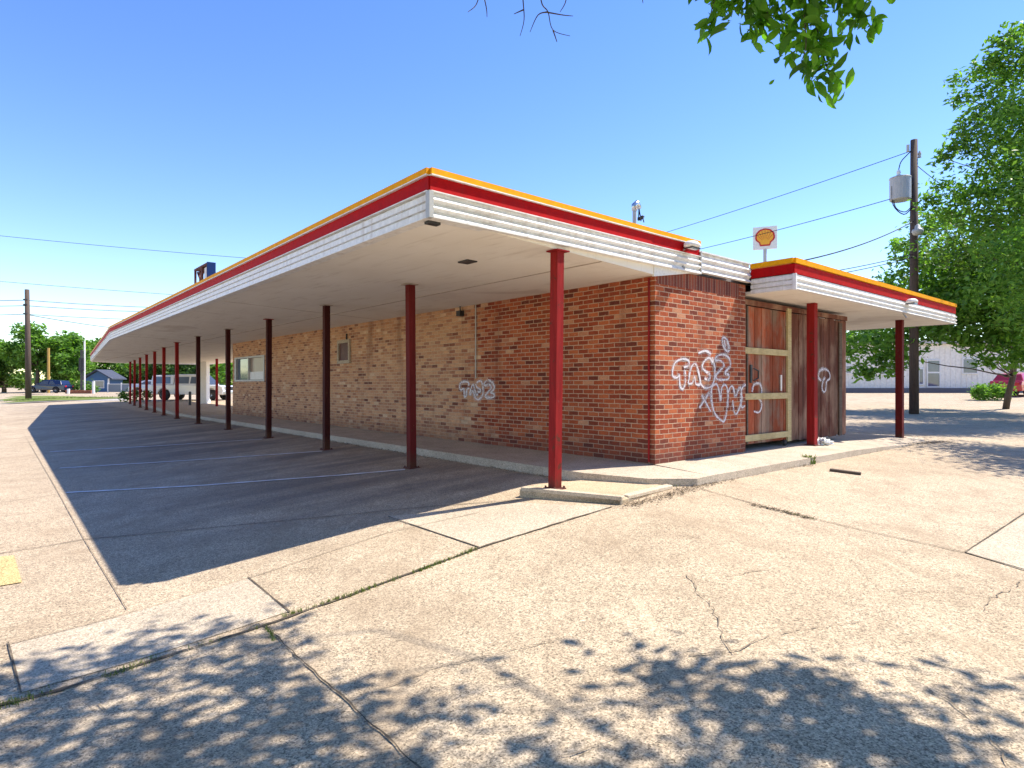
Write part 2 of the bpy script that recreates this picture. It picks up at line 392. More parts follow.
def densify(pts, step):
    out = [pts[0]]
    for a, b in zip(pts, pts[1:]):
        n = max(1, int((b - a).length / step))
        for i in range(1, n + 1): out.append(a.lerp(b, i / n))
    return out
def strip(name, px, w, mat, dz=.006, jag=0.0, step=.12, wj=0.3, world=False):
    if name == 'leaf_litter': return litter(px, w, world)
    pts = densify([Vector(p) if world else G(*p) for p in px], step); vs, fs = [], []
    for i, p in enumerate(pts):
        t = (pts[min(i+1, len(pts)-1)] - pts[max(i-1, 0)]); t.z = 0; t.normalize(); nrm = Vector((-t.y, t.x, 0))
        q = p + nrm * random.uniform(-jag, jag); ww = w * (1 + random.uniform(-wj, wj)) * .5
        for s_ in (-1, 1):
            a = q + nrm * ww * s_; vs.append((a.x, a.y, zg(a.x, a.y) + dz))
    fs = [(2*i, 2*i+1, 2*i+3, 2*i+2) for i in range(len(pts)-1)]
    return struct(MB().add(vs, fs).build(name, mat))
LITTER = ['dry litter lying in the pavement joint right of the post island', 'thin line of litter along the shaded kerb below the long wall',
          'dry litter and grit between the post island and the front kerb', 'dry litter at the far broken end of the front kerb']
def litter(px, w, world):
    """dry leaves, grit and bark bits lying where the wind has swept them"""
    pts = densify([Vector(p) if world else G(*p) for p in px], .04); mb = MB()
    for _ in range(int(len(pts) * (18 if not world else 6))):
        p = random.choice(pts) + Vector((random.gauss(0, w * .55), random.gauss(0, w * .55), 0)); p.z = zg(p.x, p.y) + random.uniform(.006, .022)
        a = random.uniform(0, 6.28); d = Vector((math.cos(a), math.sin(a), random.uniform(-.35, .35))) * random.uniform(.006, .019); e = Vector((-d.y, d.x, random.uniform(-.006, .006))) * random.uniform(.35, .8)
        mb.add([p - d, p - e * .8, p + d, p + e], [(0, 1, 2, 3)])
    return tag(mb.build('leaf_litter', M['litter']), LITTER.pop(0), 'litter', None, 'stuff')
def sheet(name, px, mat, dz=.005, n=14, world=None):
    q = [G(*p) if world is None else Vector(p) for p in px]        # four corners
    vs = []
    for j in range(n+1):
        for i in range(n+1):
            a = q[0].lerp(q[1], i/n); b = q[3].lerp(q[2], i/n); p = a.lerp(b, j/n)
            vs.append((p.x, p.y, zg(p.x, p.y) + dz))
    fs = [(j*(n+1)+i, j*(n+1)+i+1, (j+1)*(n+1)+i+1, (j+1)*(n+1)+i) for j in range(n) for i in range(n)]
    return struct(MB().add(vs, fs).build(name, mat))

sheet('pavement_slab', [(8,646),(248,579),(289,612),(22,693)], M['slab_pale'])
sheet('pavement_slab', [(386,517),(520,503),(612,507.5),(480,548)], M['slab_pale'])
sheet('pavement_slab', [(965,553),(1050,500),(1300,560),(1120,600)], M['slab_pale'])
MAIN = [(-160,745),(0,706),(60,691),(150,662),(265,626),(350,596),(480,548),(612,507)]
strip('pavement_joint', MAIN, .022, M['joint'], .009, .006, .08, .6)
strip('pavement_joint', [(265,626),(300,660),(350,705),(425,775),(520,870)], .008, M['joint'], .009, .006, .06, .5)
strip('pavement_joint', [(248,578),(290,613)], .012, M['joint'], .009)
strip('pavement_joint', [(-60,664),(8,645),(248,579),(388,533),(480,513)], .008, M['crack'], .009)
strip('pavement_joint', [(8,643),(21,694)], .009, M['joint'], .009)
strip('pavement_joint', [(24,434),(55,487),(83,538),(127,610)], .007, M['crack'], .009)
strip('pavement_joint', [(-60,565),(0,554),(83,540),(340,516),(420,508),(520,500)], .014, M['joint'], .009, .003)
strip('pavement_joint', [(-40,509),(0,503),(58,494.5)], .013, M['joint'], .009)
strip('pavement_line', [(66,493),(200,486),(340,475.6),(405,470)], .07, M['pale_line'], .009, .002)
strip('pavement_joint', [(-40,479),(0,474.6),(43,469)], .013, M['joint'], .009)
strip('pavement_line', [(60,468.5),(200,460),(322,451.5)], .07, M['pale_line'], .009, .002)
strip('pavement_line', [(50,452),(160,446),(262,439.5)], .07, M['pale_line'], .009, .002)
strip('pavement_joint', [(-30,451),(0,449),(27,447.5)], .013, M['joint'], .009)
strip('pavement_joint', [(388,517),(480,548)], .010, M['joint'], .009)
strip('pavement_joint', [(700,489),(760,506),(860,530),(965,553),(1024,570),(1150,604)], .014, M['joint'], .009, .003)
strip('pavement_joint', [(965,553),(1024,514),(1080,478)], .012, M['joint'], .009, .002)
strip('leaf_litter', [(752,505),(780,511),(812,519)], .05, M['litter'], .012, .015, .05, .8)
for pl, w in (([(688,575),(697,592),(706,600),(718,618),(721,632),(730,652),(760,676)], .006), ([(1040,570),(1010,590),(990,600),(984,612)], .006),
              ([(860,622),(800,630),(765,638),(740,650),(690,657)], .005), ([(725,577),(770,570)], .005), ([(560,640),(440,668),(380,690)], .004),
              ([(930,690),(985,730),(1010,768)], .006), ([(100,705),(104,712)], .008), ([(620,735),(560,760),(500,800)], .006), ([(700,540),(640,520),(600,530)], .004), ([(850,560),(880,590),(980,595)], .004)):
    strip('pavement_crack', pl, w, M['crack'], .009, .014, .05, .8)
sheet('pavement_marking', [(-30,560),(14,556),(22,583),(-20,590)], concrete('faded_yellow_paint', (.56,.42,.17), (.58,.46,.24), (.42,.3,.15)), .008)
# kerb strip at the foot of the canopy's drip line (a paler band of slab)
# street, verge and paths far on the left, lot on the far right
sheet('street', [(-700,405.5),(128,401),(128,398.2),(-700,399.5)], M['street'], .02, 24)
sheet('grass_verge', [(-60,404.3),(75,400.8),(128,398.4),(14,396.8)], M['lawn'], .05, 20)

# sidewalk round the building
def walk_z(u, v): return .0 - .035 * min(1, max(0, -u / 1.15)) - .12 * sstep(4.5, 9, u) - .055 * min(1, max(0, -v / .85)) - .06 * sstep(14, 30, v)
sw = MB()
def quadwall(mb, poly, ztop, zbot):
    mb.prism(poly, zbot, ztop)
sw.prism([(-1.15, .25), (-.80, -.50), (-.30, -.85), (0, -.85), (0, .25)], -.6, lambda u, v: walk_z(u, v))
vv = [.25, 3, 6, 9, 12, 15, 19]
for a, b in zip(vv, vv[1:]):
    sw.prism([(-1.15, a), (.0, a), (.0, b), (-1.15, b)], -.6, lambda u, v: walk_z(u, v))
uu = [0, 1.5, 3, 4.5, 6, 7.5, 9.5]
for a, b in zip(uu, uu[1:]):
    sw.prism([(a, -.85), (b, -.85), (b, .0), (a, 0)], -.6, lambda u, v: walk_z(u, v))
    sw.prism([(a, 0), (b, 0), (b, 4.5), (a, 4.5)], -.6, lambda u, v: walk_z(u, v))
bm_ = sw
o = bm_.build('sidewalk', M['walk'], frame=True); struct(o)
k1 = MB()
for (a, b) in zip([(-1.05,19),(-.95,24),(-.45,29),(.1,35)], [(-.95,24),(-.45,29),(.1,35),(.3,38)]):
    k1.prism([(a[0], a[1]+.002), (a[0]+.16, a[1]+.002), (b[0]+.16, b[1]), (b[0], b[1])], -.6, -.09)
struct(k1.build('kerb', M['slab_pale'], frame=True))
# leaf litter and grit against the kerbs
def uvw(u, v): p = W(u, v); return (p.x, p.y, 0)
strip('leaf_litter', [uvw(-1.17, v) for v in (.9, 3, 6, 9, 12, 15, 19)], .09, M['litter'], world=True)
strip('leaf_litter', [(628,507),(665,497),(690,489),(720,481),(760,471),(808,465)], .10, M['litter'], .012, .02, .05, .7)
strip('leaf_litter', [(845,456),(880,449),(915,444),(950,442)], .12, M['litter'], .012, .03, .05, .7)
# raised island at the first post
isl = [UV(*G(x, y)[:2]) for x, y in ((519,497),(622,505),(673,489))]
isl = [isl[0], isl[1], isl[2], (-.70, -.30), (-1.1, .25), (-1.75, .42)]
ip = MB().prism(isl, -.6, -.125)
struct(ip.build('pavement_island', M['island'], frame=True, bevel=.02))
cp = MB()
a, b, c_ = [Vector((*p, 0)) for p in isl[:3]]
def inset(p, q, w, z0, z1):
    d = (q - p).normalized(); nrm = Vector((-d.y, d.x, 0))
    cp.prism([tuple((p)[:2]), tuple((q)[:2]), tuple((q + nrm*w)[:2]), tuple((p + nrm*w)[:2])], z0, z1)
M['island_kerb'] = concrete('island_kerb', (.57,.455,.32), (.62,.51,.38), (.36,.27,.16), .5, 1.0)
inset(a + (b-a).normalized()*.02, b, .10, -.3, -.105); inset(b + (c_-b).normalized()*.12, c_, .10, -.3, -.107)
struct(cp.build('kerb', M['island_kerb'], frame=True, bevel=.012))

# ------------------------------------------------------------------ the brick building
bld = bempty('brick_building', 'long low vacant red brick building with white graffiti on its walls, under the canopies', 'building')
LW, BW = 18.9, 8.6
wl = MB()
# long wall (u 0) with a window opening v 15.46..18.63, z 1.19..2.06 and thickness .22
def wallbox(a, b): wl.box(a, b)
wallbox((0, .0, -.1), (.22, 15.46, 2.62)); wallbox((0, 15.46, -.1), (.22, 18.63, 1.19)); wallbox((0, 15.46, 2.06), (.22, 18.63, 2.62)); wallbox((0, 18.63, -.1), (.22, LW, 2.62))
wallbox((.22, 0, -.1), (2.40, .22, 2.48))                          # short front wall
wallbox((2.18, .22, -.1), (2.40, 3.2, 2.72)); wallbox((2.40, 2.98, -.1), (BW, 3.2, 2.9)); wallbox((BW-.22, 3.2, -.1), (BW, LW, 2.9)); wallbox((.22, LW-.22, -.1), (BW-.22, LW, 2.62))
wl.build('wall', M['brick'], bld)
MB().box((.03, -.001, 2.48), (2.2, .215, 2.70)).build('soldier_course', M['soldier'], bld)
MB().box((2.2, .0, 2.48), (2.40, .215, 2.70)).build('wall_top', M['brick'], bld)
MB().box((.05, .3, 2.80), (BW, LW, 2.92)).build('roof', M['roof'], bld)
# flush corrugated band over the front wall
def corrugated(mb, p, q, z0, z1, out, n=3, depth=.042, thick=.03):
    """horizontal ribs between plan points p and q; out = outward plan normal"""
    p, q, out = Vector((*p, 0)), Vector((*q, 0)), Vector((*out, 0)).normalized()
    h = (z1 - z0) / n; prof = [(0, z0)]
    for i in range(n):
        zb = z0 + i * h
        if depth < .02:
            prof += [(depth, zb + .002), (depth, zb + h - .02), (-.012, zb + h - .018), (-.012, zb + h - .003)]; continue
        prof += [(depth, zb + .002), (depth, zb + h*.08), (.0, zb + h*.62), (.0, zb + h*.66)]
    prof += [(0, z1)]
    vs, fs = [], []
    for e in (p, q):
        for (d, z) in prof: vs.append(e + out * d + Vector((0, 0, z)))
        vs.append(e - out * thick + Vector((0, 0, z1))); vs.append(e - out * thick + Vector((0, 0, z0)))
    m = len(prof) + 2
    fs = [(i, (i+1) % m, m + (i+1) % m, m + i) for i in range(m)] + [tuple(range(m-1, -1, -1)), tuple(range(m, 2*m))]
    mb.add(vs, fs)
fb = MB(); corrugated(fb, (1.03, -.03), (2.46, -.03), 2.74, 3.03, (0, -1), 3, .04)
fb.build('fascia_band', M['white_metal'], bld)
MB().box((1.005, -.075, 2.72), (1.03, .1, 3.05)).build('fascia_joint', M['grey_metal'], bld)
MB().box((.98, -.07, 3.032), (2.47, .3, 3.05)).build('coping', M['white_metal'], bld)
# tapered board closing the gap between soffit and front wall
MB().add([(-.07,-.035,2.56),(1.0,-.035,2.735),(-.07,-.035,2.745),(1.0,-.035,2.745),(-.07,-.004,2.56),(1.0,-.004,2.735),(-.07,-.004,2.745),(1.0,-.004,2.745)],
         [(0,1,3,2),(4,6,7,5),(0,4,5,1),(2,3,7,6),(0,2,6,4),(1,5,7,3)]).build('soffit_board', M['white_paint'], bld)
# serving window
wn = MB()
for a, b in (((-.02,15.46,1.19),(.12,18.63,1.25)),((-.02,15.46,2.0),(.12,18.63,2.06)),((-.02,15.46,1.25),(.12,15.56,2.0)),((-.02,17.05,1.25),(.10,17.11,2.0)),((-.02,18.45,1.25),(.12,18.63,2.0))): wn.box(a, b)
wn.build('window', M['grey_metal'], bld)
win = [o for o in bld.children if o.name.startswith('window')][0]
MB().box((.06,15.56,1.25),(.07,17.05,2.0)).build('pane', paint('papered_pane', (.33,.24,.19), .3, (.5,.46,.42), .5, 2), win)
MB().box((.06,17.11,1.25),(.07,18.45,2.0)).build('pane', M['glass_blue'], win)
MB().box((.03,15.6,1.26),(.055,17.2,1.52)).build('counter_board', M['white_paint'], win)
# menu box on the wall
mf = MB()
for a, b in (((-.05,9.2,1.62),(-.001,9.28,2.22)),((-.05,9.83,1.62),(-.001,9.91,2.22)),((-.05,9.28,2.14),(-.001,9.83,2.22)),((-.05,9.28,1.62),(-.001,9.83,1.70))): mf.box(a, b)
mb_ = mf.build('menu_frame', M['slab_pale'], bld)
MB().box((-.015,9.28,1.70),(-.002,9.83,2.14)).build('menu_board', paint('dark_menu_board', (.09,.025,.02), .5, (.3,.1,.05), .7, 5), mb_)
MB().tube([(-.03,9.4,2.22),(-.03,9.4,2.34),(-.02,9.4,2.36)], .02).build('lamp_stub', M['dark_metal'], bld)
MB().tube([(-.025,4.02,2.58),(-.025,4.02,1.2)], .012).build('conduit', M['grey_metal'], bld)
cb = MB(); cb.box((-.10,4.42,2.40),(-.002,4.54,2.50)); cb.tube([(-.05,4.48,2.5),(-.05,4.48,2.6)], .012); cb.build('junction_box', M['dark_metal'], bld)
MB().tube([(-.022,.09,2.56),(-.022,.09,.03)], .014).build('downpipe', M['column_red'], bld)

# graffiti: sprayed outlines on the two walls and on the gate
def on_front(px, py, v=-.006):     # plane v
    k = (px - CX) / F; o_ = W(0, v); u = (k * o_.y - o_.x) / (U2.x - k * U2.y); p = W(u, v); return (u, v, H + (CY - py) / F * p.y)
def on_left(px, py, u=-.006):
    k = (px - CX) / F; o_ = W(u, 0); v = (k * o_.y - o_.x) / (U1.x - k * U1.y); p = W(u, v); return (u, v, H + (CY - py) / F * p.y)
def smooth_path(pts, n=6):
    P = [Vector(p) for p in pts]; out = []
    for i in range(len(P) - 1):
        a, b, c, d = P[max(i-1,0)], P[i], P[i+1], P[min(i+2,len(P)-1)]
        for k in range(n):
            t = k / n
            out.append(.5*((2*b)+(-a+c)*t+(2*a-5*b+4*c-d)*t*t+(-a+3*b-3*c+d)*t**3))
    out.append(P[-1]); return out
def spray(strokes, ox, oy, s, proj, nrm, w, name, parent):
    mb = MB()
    for st in strokes:
        p = smooth_path([proj(ox + x / s, oy + y / s) for x, y in st]); nn = Vector(nrm)
        vs = []
        for i, q in enumerate(p):
            t = (p[min(i+1, len(p)-1)] - p[max(i-1, 0)]).normalized(); side = t.cross(nn).normalized()
            ww = w * (.8 + .45 * mnoise.noise(q * 9)) * random.uniform(.85, 1.15) * .5
            vs += [q + side * ww, q - side * ww]
        mb.add(vs, [(2*i, 2*i+1, 2*i+3, 2*i+2) for i in range(len(p)-1)])
    if w > .03:
        m2 = MB()
        for st in strokes:
            p = smooth_path([proj(ox + x / s, oy + y / s) for x, y in st]); nn = Vector(nrm); vs = []
            for i, q in enumerate(p):
                t = (p[min(i+1, len(p)-1)] - p[max(i-1, 0)]).normalized(); side = t.cross(nn).normalized(); ww = w * random.uniform(.8, 1.2)
                vs += [q - nn*.003 + side * ww, q - nn*.003 - side * ww]
            m2.add(vs, [(2*i, 2*i+1, 2*i+3, 2*i+2) for i in range(len(p)-1)])
        m2.build('graffiti_haze', M['overspray'], parent)
    return mb.build(name, M['graffiti'], parent)
g1 = [[(290,262),(296,242),(280,225),(240,222),(207,240),(200,285),(215,305),(245,298),(248,368),(266,372),(276,305),(300,288)],
      [(300,360),(318,290),(338,250),(352,290),(364,350),(350,352),(340,320),(322,325),(312,360)],
      [(432,232),(415,215),(385,225),(368,255),(385,285),(412,300),(410,325),(385,325)],
      [(430,232),(440,290),(436,360),(400,402),(375,400),(345,372),(370,362),(388,350)],
      [(445,242),(490,208),(538,232),(556,290),(520,332),(552,348),(545,382),(468,380),(480,340),(522,290),(505,250),(465,260),(448,245)]]
spray(g1, 440, 360, 10.24, on_left, (-1,0,0), .040, 'graffiti', bld)
g2 = [[(350,150),(378,138),(374,112),(340,105),(305,122),(290,160),(291,200),(315,206),(326,195),(329,250),(345,268),(358,230),(357,165)],
      [(374,240),(388,160),(408,130),(425,155),(441,236),(416,241),(410,200),(396,236),(374,240)],
      [(512,130),(490,98),(462,118),(452,150),(470,172),(492,190),(490,216),(464,212)],
      [(505,95),(520,150),(518,215),(500,255),(465,262),(442,240)],
      [(520,112),(532,90),(565,80),(596,97),(606,140),(576,180),(597,192),(590,216),(536,216),(530,190),(570,142),(552,114),(520,112)],
      [(436,372),(466,325),(490,288)],[(448,300),(472,345),(498,392)],
      [(500,300),(506,256),(532,245),(546,290),(552,330),(560,258),(582,250),(592,300),(584,400),(570,446),(545,432),(520,402),(505,350),(500,300)],
      [(590,372),(598,275),(618,255),(634,310),(648,278),(662,262),(668,330),(642,402),(626,392),(618,330)],
      [(690,245),(672,262),(662,310),(668,368),(686,360)],
      [(560,-10),(566,30),(582,58),(600,55),(592,10),(575,-12),(560,-10)],[(572,0),(580,48)],[(586,-5),(596,50)],
      [(430,72),(470,60),(500,78)]]
spray(g2, 620, 340, 5.486, on_front, (0,-1,0), .036, 'graffiti', bld)

# ------------------------------------------------------------------ the big drive-in canopy
can = bempty('drive_in_canopy', 'long white drive-in canopy with red and yellow edge bands on a row of red posts', 'canopy')
ZO, ZI = 2.73, 2.585
A, B, Cc, D = (-3.65, -.04), (-3.5, 21.3), (-1.4, 46.3), (6.0, 46.3)
FR = (1.0, -.04)
def soff(u): return ZI + (ZO - ZI) * min(1, max(0, -u / 3.6))
def canopy_plate(z0f, z1, pts): 
    n = len(pts)
    return MB().prism(pts, lambda u, v: z0f(u), z1)
# soffit over the parking bays (left of the wall) and over the open end
sf = MB()
def splate(pts, nu=6, nv=16):
    q = [Vector((*p, 0)) for p in pts]; vs = []
    for k_ in (0, .13):
        for j in range(nv+1):
            for i in range(nu+1):
                p = q[0].lerp(q[1], i/nu).lerp(q[3].lerp(q[2], i/nu), j/nv); vs.append((p.x, p.y, soff(p.x) + k_))
    m = (nu+1)*(nv+1); ix = lambda i, j, k_=0: k_*m + j*(nu+1) + i; fs = []
    for j in range(nv):
        for i in range(nu):
            fs += [(ix(i,j), ix(i,j+1), ix(i+1,j+1), ix(i+1,j)), (ix(i,j,1), ix(i+1,j,1), ix(i+1,j+1,1), ix(i,j+1,1))]
    for i in range(nu): fs += [(ix(i,0), ix(i+1,0), ix(i+1,0,1), ix(i,0,1)), (ix(i,nv), ix(i,nv,1), ix(i+1,nv,1), ix(i+1,nv))]
    for j in range(nv): fs += [(ix(0,j), ix(0,j,1), ix(0,j+1,1), ix(0,j+1)), (ix(nu,j), ix(nu,j+1), ix(nu,j+1,1), ix(nu,j,1))]
    sf.add(vs, fs)
splate([(-3.63, -.02), (-.0, -.02), (0, 21.3), (-3.48, 21.3)])
splate([(-3.48, 21.3), (0, 21.3), (0, 46.28), (-1.38, 46.28)])
splate([(0, LW + .01), (6, LW + .01), (6, 46.28), (0, 46.28)])
sf.build('soffit', M['soffit'], can)
sm = MB()
for u0 in (-1.15,):
    for k_ in range(42): sm.prism([(u0-.014, k_), (u0+.014, k_), (u0+.014, k_+1), (u0-.014, k_+1)], lambda u, v: soff(u)-.006, lambda u, v: soff(u)+.002)
for v0 in (7.7, 19.1, 31):
    sm.prism([(-3.4, v0), (-.02, v0), (-.02, v0+.008), (-3.4, v0+.008)], lambda u, v: soff(u)-.004, lambda u, v: soff(u)+.002)
sm.build('soffit_seam', M['seam'], can)
MB().prism([(-3.6,-.0),(.02,-.0),(6,LW+.1),(6,46.25),(-1.36,46.25),(-3.46,21.3)], 2.95, 3.05).build('roof_deck', M['roof'], can)
KN = (-.12, -.04)
def outn(p, q):
    d = Vector((q[0]-p[0], q[1]-p[1])); d.normalize(); return (-d.y, d.x)
fw, fr_, fy = MB(), MB(), MB()
def lip(mb, p, q, z0, z1, out, t0, t1):
    """band with thickness, outer face at t1"""
    o2 = Vector((*out, 0)).normalized(); p3, q3 = Vector((*p, 0)), Vector((*q, 0))
    mb.add([p3+o2*t0+Vector((0,0,z0)), q3+o2*t0+Vector((0,0,z0)), q3+o2*t1+Vector((0,0,z0)), p3+o2*t1+Vector((0,0,z0)),
            p3+o2*t0+Vector((0,0,z1)), q3+o2*t0+Vector((0,0,z1)), q3+o2*t1+Vector((0,0,z1)), p3+o2*t1+Vector((0,0,z1))],
           [(3,2,1,0),(4,5,6,7),(0,1,5,4),(1,2,6,5),(2,3,7,6),(3,0,4,7)])
Z1, Z2, Z3, Z4 = 2.72, 2.96, 3.115, 3.19
for (p, q), o_, e in (((A, B), (-1, .007), 0), ((B, Cc), outn(B, Cc), 0), ((FR, KN), (0, -1), 0), ((KN, A), (0, -1), 0), ((Cc, D), (0, 1), 0), ((D, (6.0, LW+.1)), (1, 0), 0)):
    if (p, q) == (B, Cc): o_ = (-1, .084)
    corrugated(fw, p, q, Z1, Z2, o_, 3, .042 if o_ == (0, -1) else .014)
    lip(fr_, p, q, Z2 + .012, Z3, o_, -.02, .012)
    lip(fy, p, q, Z3 + .014, Z4, o_, -.05, .035)
fw.build('fascia', M['white_metal'], can); fr_.build('red_band', M['red_metal'], can); fy.build('yellow_band', M['yellow_metal'], can)
tr = MB()
for (p, q), o_ in (((A, B), (-1, .007)), ((B, Cc), (-1, .084)), ((FR, KN), (0, -1)), ((KN, A), (0, -1))):
    lip(tr, p, q, Z3 + .002, Z3 + .013, o_, -.02, .042); lip(tr, p, q, Z2 + .001, Z2 + .011, o_, -.02, .036); lip(tr, p, q, Z1 - .014, Z1 - .001, o_, -.09, .046 if o_ == (0, -1) else .03)
tr.build('edge_trim', M['white_metal'], can)
for v_ in (2.9, 5.9, 8.9, 11.9, 14.9, 17.9):
    u_ = A[0] + (B[0]-A[0]) * (v_ - A[1]) / (B[1] - A[1]); MB().box((u_-.019, v_-.005, Z1), (u_-.0, v_+.005, Z2+.004)).build('panel_joint', M['grey_metal'], can)
MB().box((A[0]-.035, A[1]-.052, Z1-.02), (A[0]+.01, A[1]+.012, Z2)).build('corner_trim', M['grey_metal'], can)
MB().box((A[0]+.03, A[1]+.06, Z1-.04), (A[0]+.16, A[1]+.13, Z1-.01)).build('bracket', M['dark_metal'], can)
cols = [(-1.90,.02),(-1.93,3.15),(-1.84,6.5),(-1.8,9.88),(-1.74,13.3),(-1.7,16.7),(-1.55,20.3),(-1.3,23.8),(-.98,27.4),(-.68,31.0),(-.33,34.8),(.0,38.6),(.36,42.4)]
for i, (u, v) in enumerate(cols):
    p = W(u, v); z0 = -.13 if i == 0 else zg(p.x, p.y) - .05
    w = .056
    cmb = MB()
    ln = random.uniform(-.012, .012); cmb.add([(u+sx*w+(ln if k_ else 0), v+sy*w, zz_) for k_, zz_ in enumerate((z0, soff(u)+.002)) for sx, sy in ((-1,-1),(1,-1),(1,1),(-1,1))], [(3,2,1,0),(4,5,6,7),(0,1,5,4),(1,2,6,5),(2,3,7,6),(3,0,4,7)])
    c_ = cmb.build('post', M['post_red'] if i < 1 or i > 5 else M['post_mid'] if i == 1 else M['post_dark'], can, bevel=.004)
    bp = MB().box((u-.095, v-.095, z0), (u+.095, v+.095, z0+(.062 if i else .02)))
    for sx in (-1, 1):
        for sy in (-1, 1): bp.lathe([(.012,0),(.012,.02),(.004,.024)], (u+sx*.076, v+sy*.076, z0+(.062 if i else .02)), 6)
    bp.build('base_plate', M['rust'], c_)
    MB().box((u-.10, v-.09, soff(u)-.016), (u+.10, v+.09, soff(u)-.003)).build('cap_plate', M['seam'] if i % 3 else M['column_red'], c_)
for (u, v) in ((3.4, 33.7),):
    p = W(u, v)
    MB().box((u-.06, v-.06, zg(p.x, p.y)-.05), (u+.06, v+.06, soff(u)+.002)).build('post', M['column_red'], can, bevel=.004)
MB().box((-2.35, 1.1, soff(-2.35)-.02), (-2.2, 1.3, soff(-2.35)-.001)).build('soffit_vent', M['dark_metal'], can)
def sag(u, v, z):
    if z < 2.4: return (u, v, z)
    w = min(1, max(0, (-u - .12) / 3.53)); k_ = w * max(0, 1 - v / 6.0)
    v_ = max(0, 1 - v / 6.0) * w
    zz = H + (z - H) * (1 - .064 * k_)
    return (u - .25 * k_ , v - .36 * v_ * max(0, 1 - max(v, 0) / 6.0), zz)
for o_ in can.children:
    for vx in o_.data.vertices: vx.co = sag(*vx.co)
    for c_ in o_.children:
        for vx in c_.data.vertices: vx.co = sag(*vx.co)
op = on_left(206, 293, -3.60); 
ov = MB(); ov.v = []; n = 20
ov.lathe([(.001, 0), (.9, 0), (1, .25), (.8, .8), (.001, 1)], (0, 0, 0), n, 'x')
ov.v = [(-3.60 - x*.09, op[1] + y*.75, op[2] + z*.085) for x, y, z in ov.v]
ov.build('fascia_lamp', M['white_paint'], can, smooth=True)

# ------------------------------------------------------------------ the small canopy over the gate
c2 = bempty('side_canopy', 'smaller flat white canopy with red and yellow bands over the wooden gate', 'canopy')
u0, u1_, v0, v1 = 2.50, 11.0, -.74, 4.2
ZB, ZR, ZY, ZT = 2.56, 2.80, 2.955, 3.045
s2 = MB(); s2.box((u0+.03, v0+.03, ZB+.005), (u1_-.03, -.002, ZB+.05)); s2.box((u0+.03, .0, ZB+.006), (u1_-.03, v1-.03, ZB+.05)); s2.build('soffit', M['soffit'], c2)
MB().box((u0+.05, v0+.05, 2.86), (u1_-.05, v1-.05, 2.93)).build('roof_deck', M['roof'], c2)
f2, r2, y2 = MB(), MB(), MB()
for p, q, o_ in (((u1_, v0), (u0, v0), (0, -1)), ((u0, v0), (u0, -.045), (-1, 0)), ((u1_, v1), (u1_, v0), (1, 0)), ((u0, v1), (u1_, v1), (0, 1))):
    corrugated(f2, p, q, ZB, ZR, o_, 3, .042 if o_ == (0, -1) else .014); lip(r2, p, q, ZR+.01, ZY, o_, -.02, .012); lip(y2, p, q, ZY+.012, ZT, o_, -.05, .035)
f2.build('fascia', M['white_metal'], c2); r2.build('red_band', M['red_metal'], c2); y2.build('yellow_band', M['yellow_metal'], c2)
MB().box((u0-.032, v0-.048, ZB-.01), (u0+.006, v0+.006, ZR)).build('corner_trim', M['white_metal'], c2)
for (u, v) in ((4.45, -.17), (8.98, -.17)):
    z0 = walk_z(u, v) - .02
    pc = MB().box((u-.07, v-.07, z0), (u+.07, v+.07, ZB+.007)).build('post', M['post_red'] if u < 6 else M['post_mid'], c2, bevel=.006)
    MB().box((u-.10, v-.10, z0), (u+.10, v+.10, z0+.032)).build('base_plate', M['rust'], pc)

# floodlights clamped on the fascias
def flood(label, u, v, z):
    t = bempty('floodlight', label, 'floodlight'); t.location = W(u, v, z)
    h = MB(); h.lathe([(.02,.0),(.10,.005),(.13,.03),(.125,.07),(.09,.11),(.03,.125)], (0,0,0), 20)
    h.v = [(x*1.15, y*.8, zz*.8 - .03) for x, y, zz in h.v]
    h.build('housing', M['white_metal'], t, smooth=True)
    MB().box((-.10,-.075,-.045),(.10,.075,-.028)).build('lens', M['glass'], t)
    MB().tube([(0,.06,-.01),(-.06,.13,-.05),(-.06,.16,-.2),(-.06,.08,-.32)], .016).build('arm', M['grey_metal'], t)
q = on_front(692, 246, -.16); flood('white floodlight on the front fascia of the long canopy, above the brick corner', q[0], -.16, q[2])
q = on_front(912, 302, -.86); flood('white floodlight on the fascia of the smaller canopy over the gate', q[0], -.86, q[2])

# ------------------------------------------------------------------ board fence and gate
FV = .10
fn = bempty('wooden_fence', 'weathered dark wooden board fence right of the gate, under the smaller canopy', 'fence')
bd = MB(); u = 4.14; 
while u < 6.66:
    w = random.uniform(.105, .14); j = random.uniform(-.008, .008)
    bd.box((u, FV + j, .05 + random.uniform(-.01,.03)), (min(u + w, 6.67) - .006, FV + .022 + j, 2.40 + random.uniform(-.015,.015))); u += w
v = FV + .03
while v < 2.9:
    w = random.uniform(.135, .16); bd.box((6.65, v, .04), (6.672, v + w - .006, 2.4)); v += w
bd.build('board_panel', M['fence_wood'], fn)
MB().box((4.14, FV+.032, .35), (6.63, FV+.07, .44)).build('rail', M['fence_wood'], fn); MB().box((4.14, FV+.032, 2.0), (6.63, FV+.07, 2.09)).build('rail', M['fence_wood'], fn)
MB().box((6.26, FV-.03, .05), (6.40, FV-.011, 2.34)).build('batten', M['stick'], fn)
MB().box((2.42, FV-.02, 2.412), (6.68, FV+.05, 2.50)).build('top_rail', M['fence_wood'], fn)
spray([[(520,580),(503,560),(510,520),(540,505),(570,525),(575,565),(555,585),(548,640),(538,652),(526,630),(530,590),(545,560)]], 740, 290, 6.4, lambda x, y: on_front(x, y, FV-.012), (0,-1,0), .04, 'graffiti', fn)
gt = bempty('wooden_gate', 'red stained wooden gate with new pale pine bars, beside the brick front', 'gate')
gp = MB(); u = 2.43
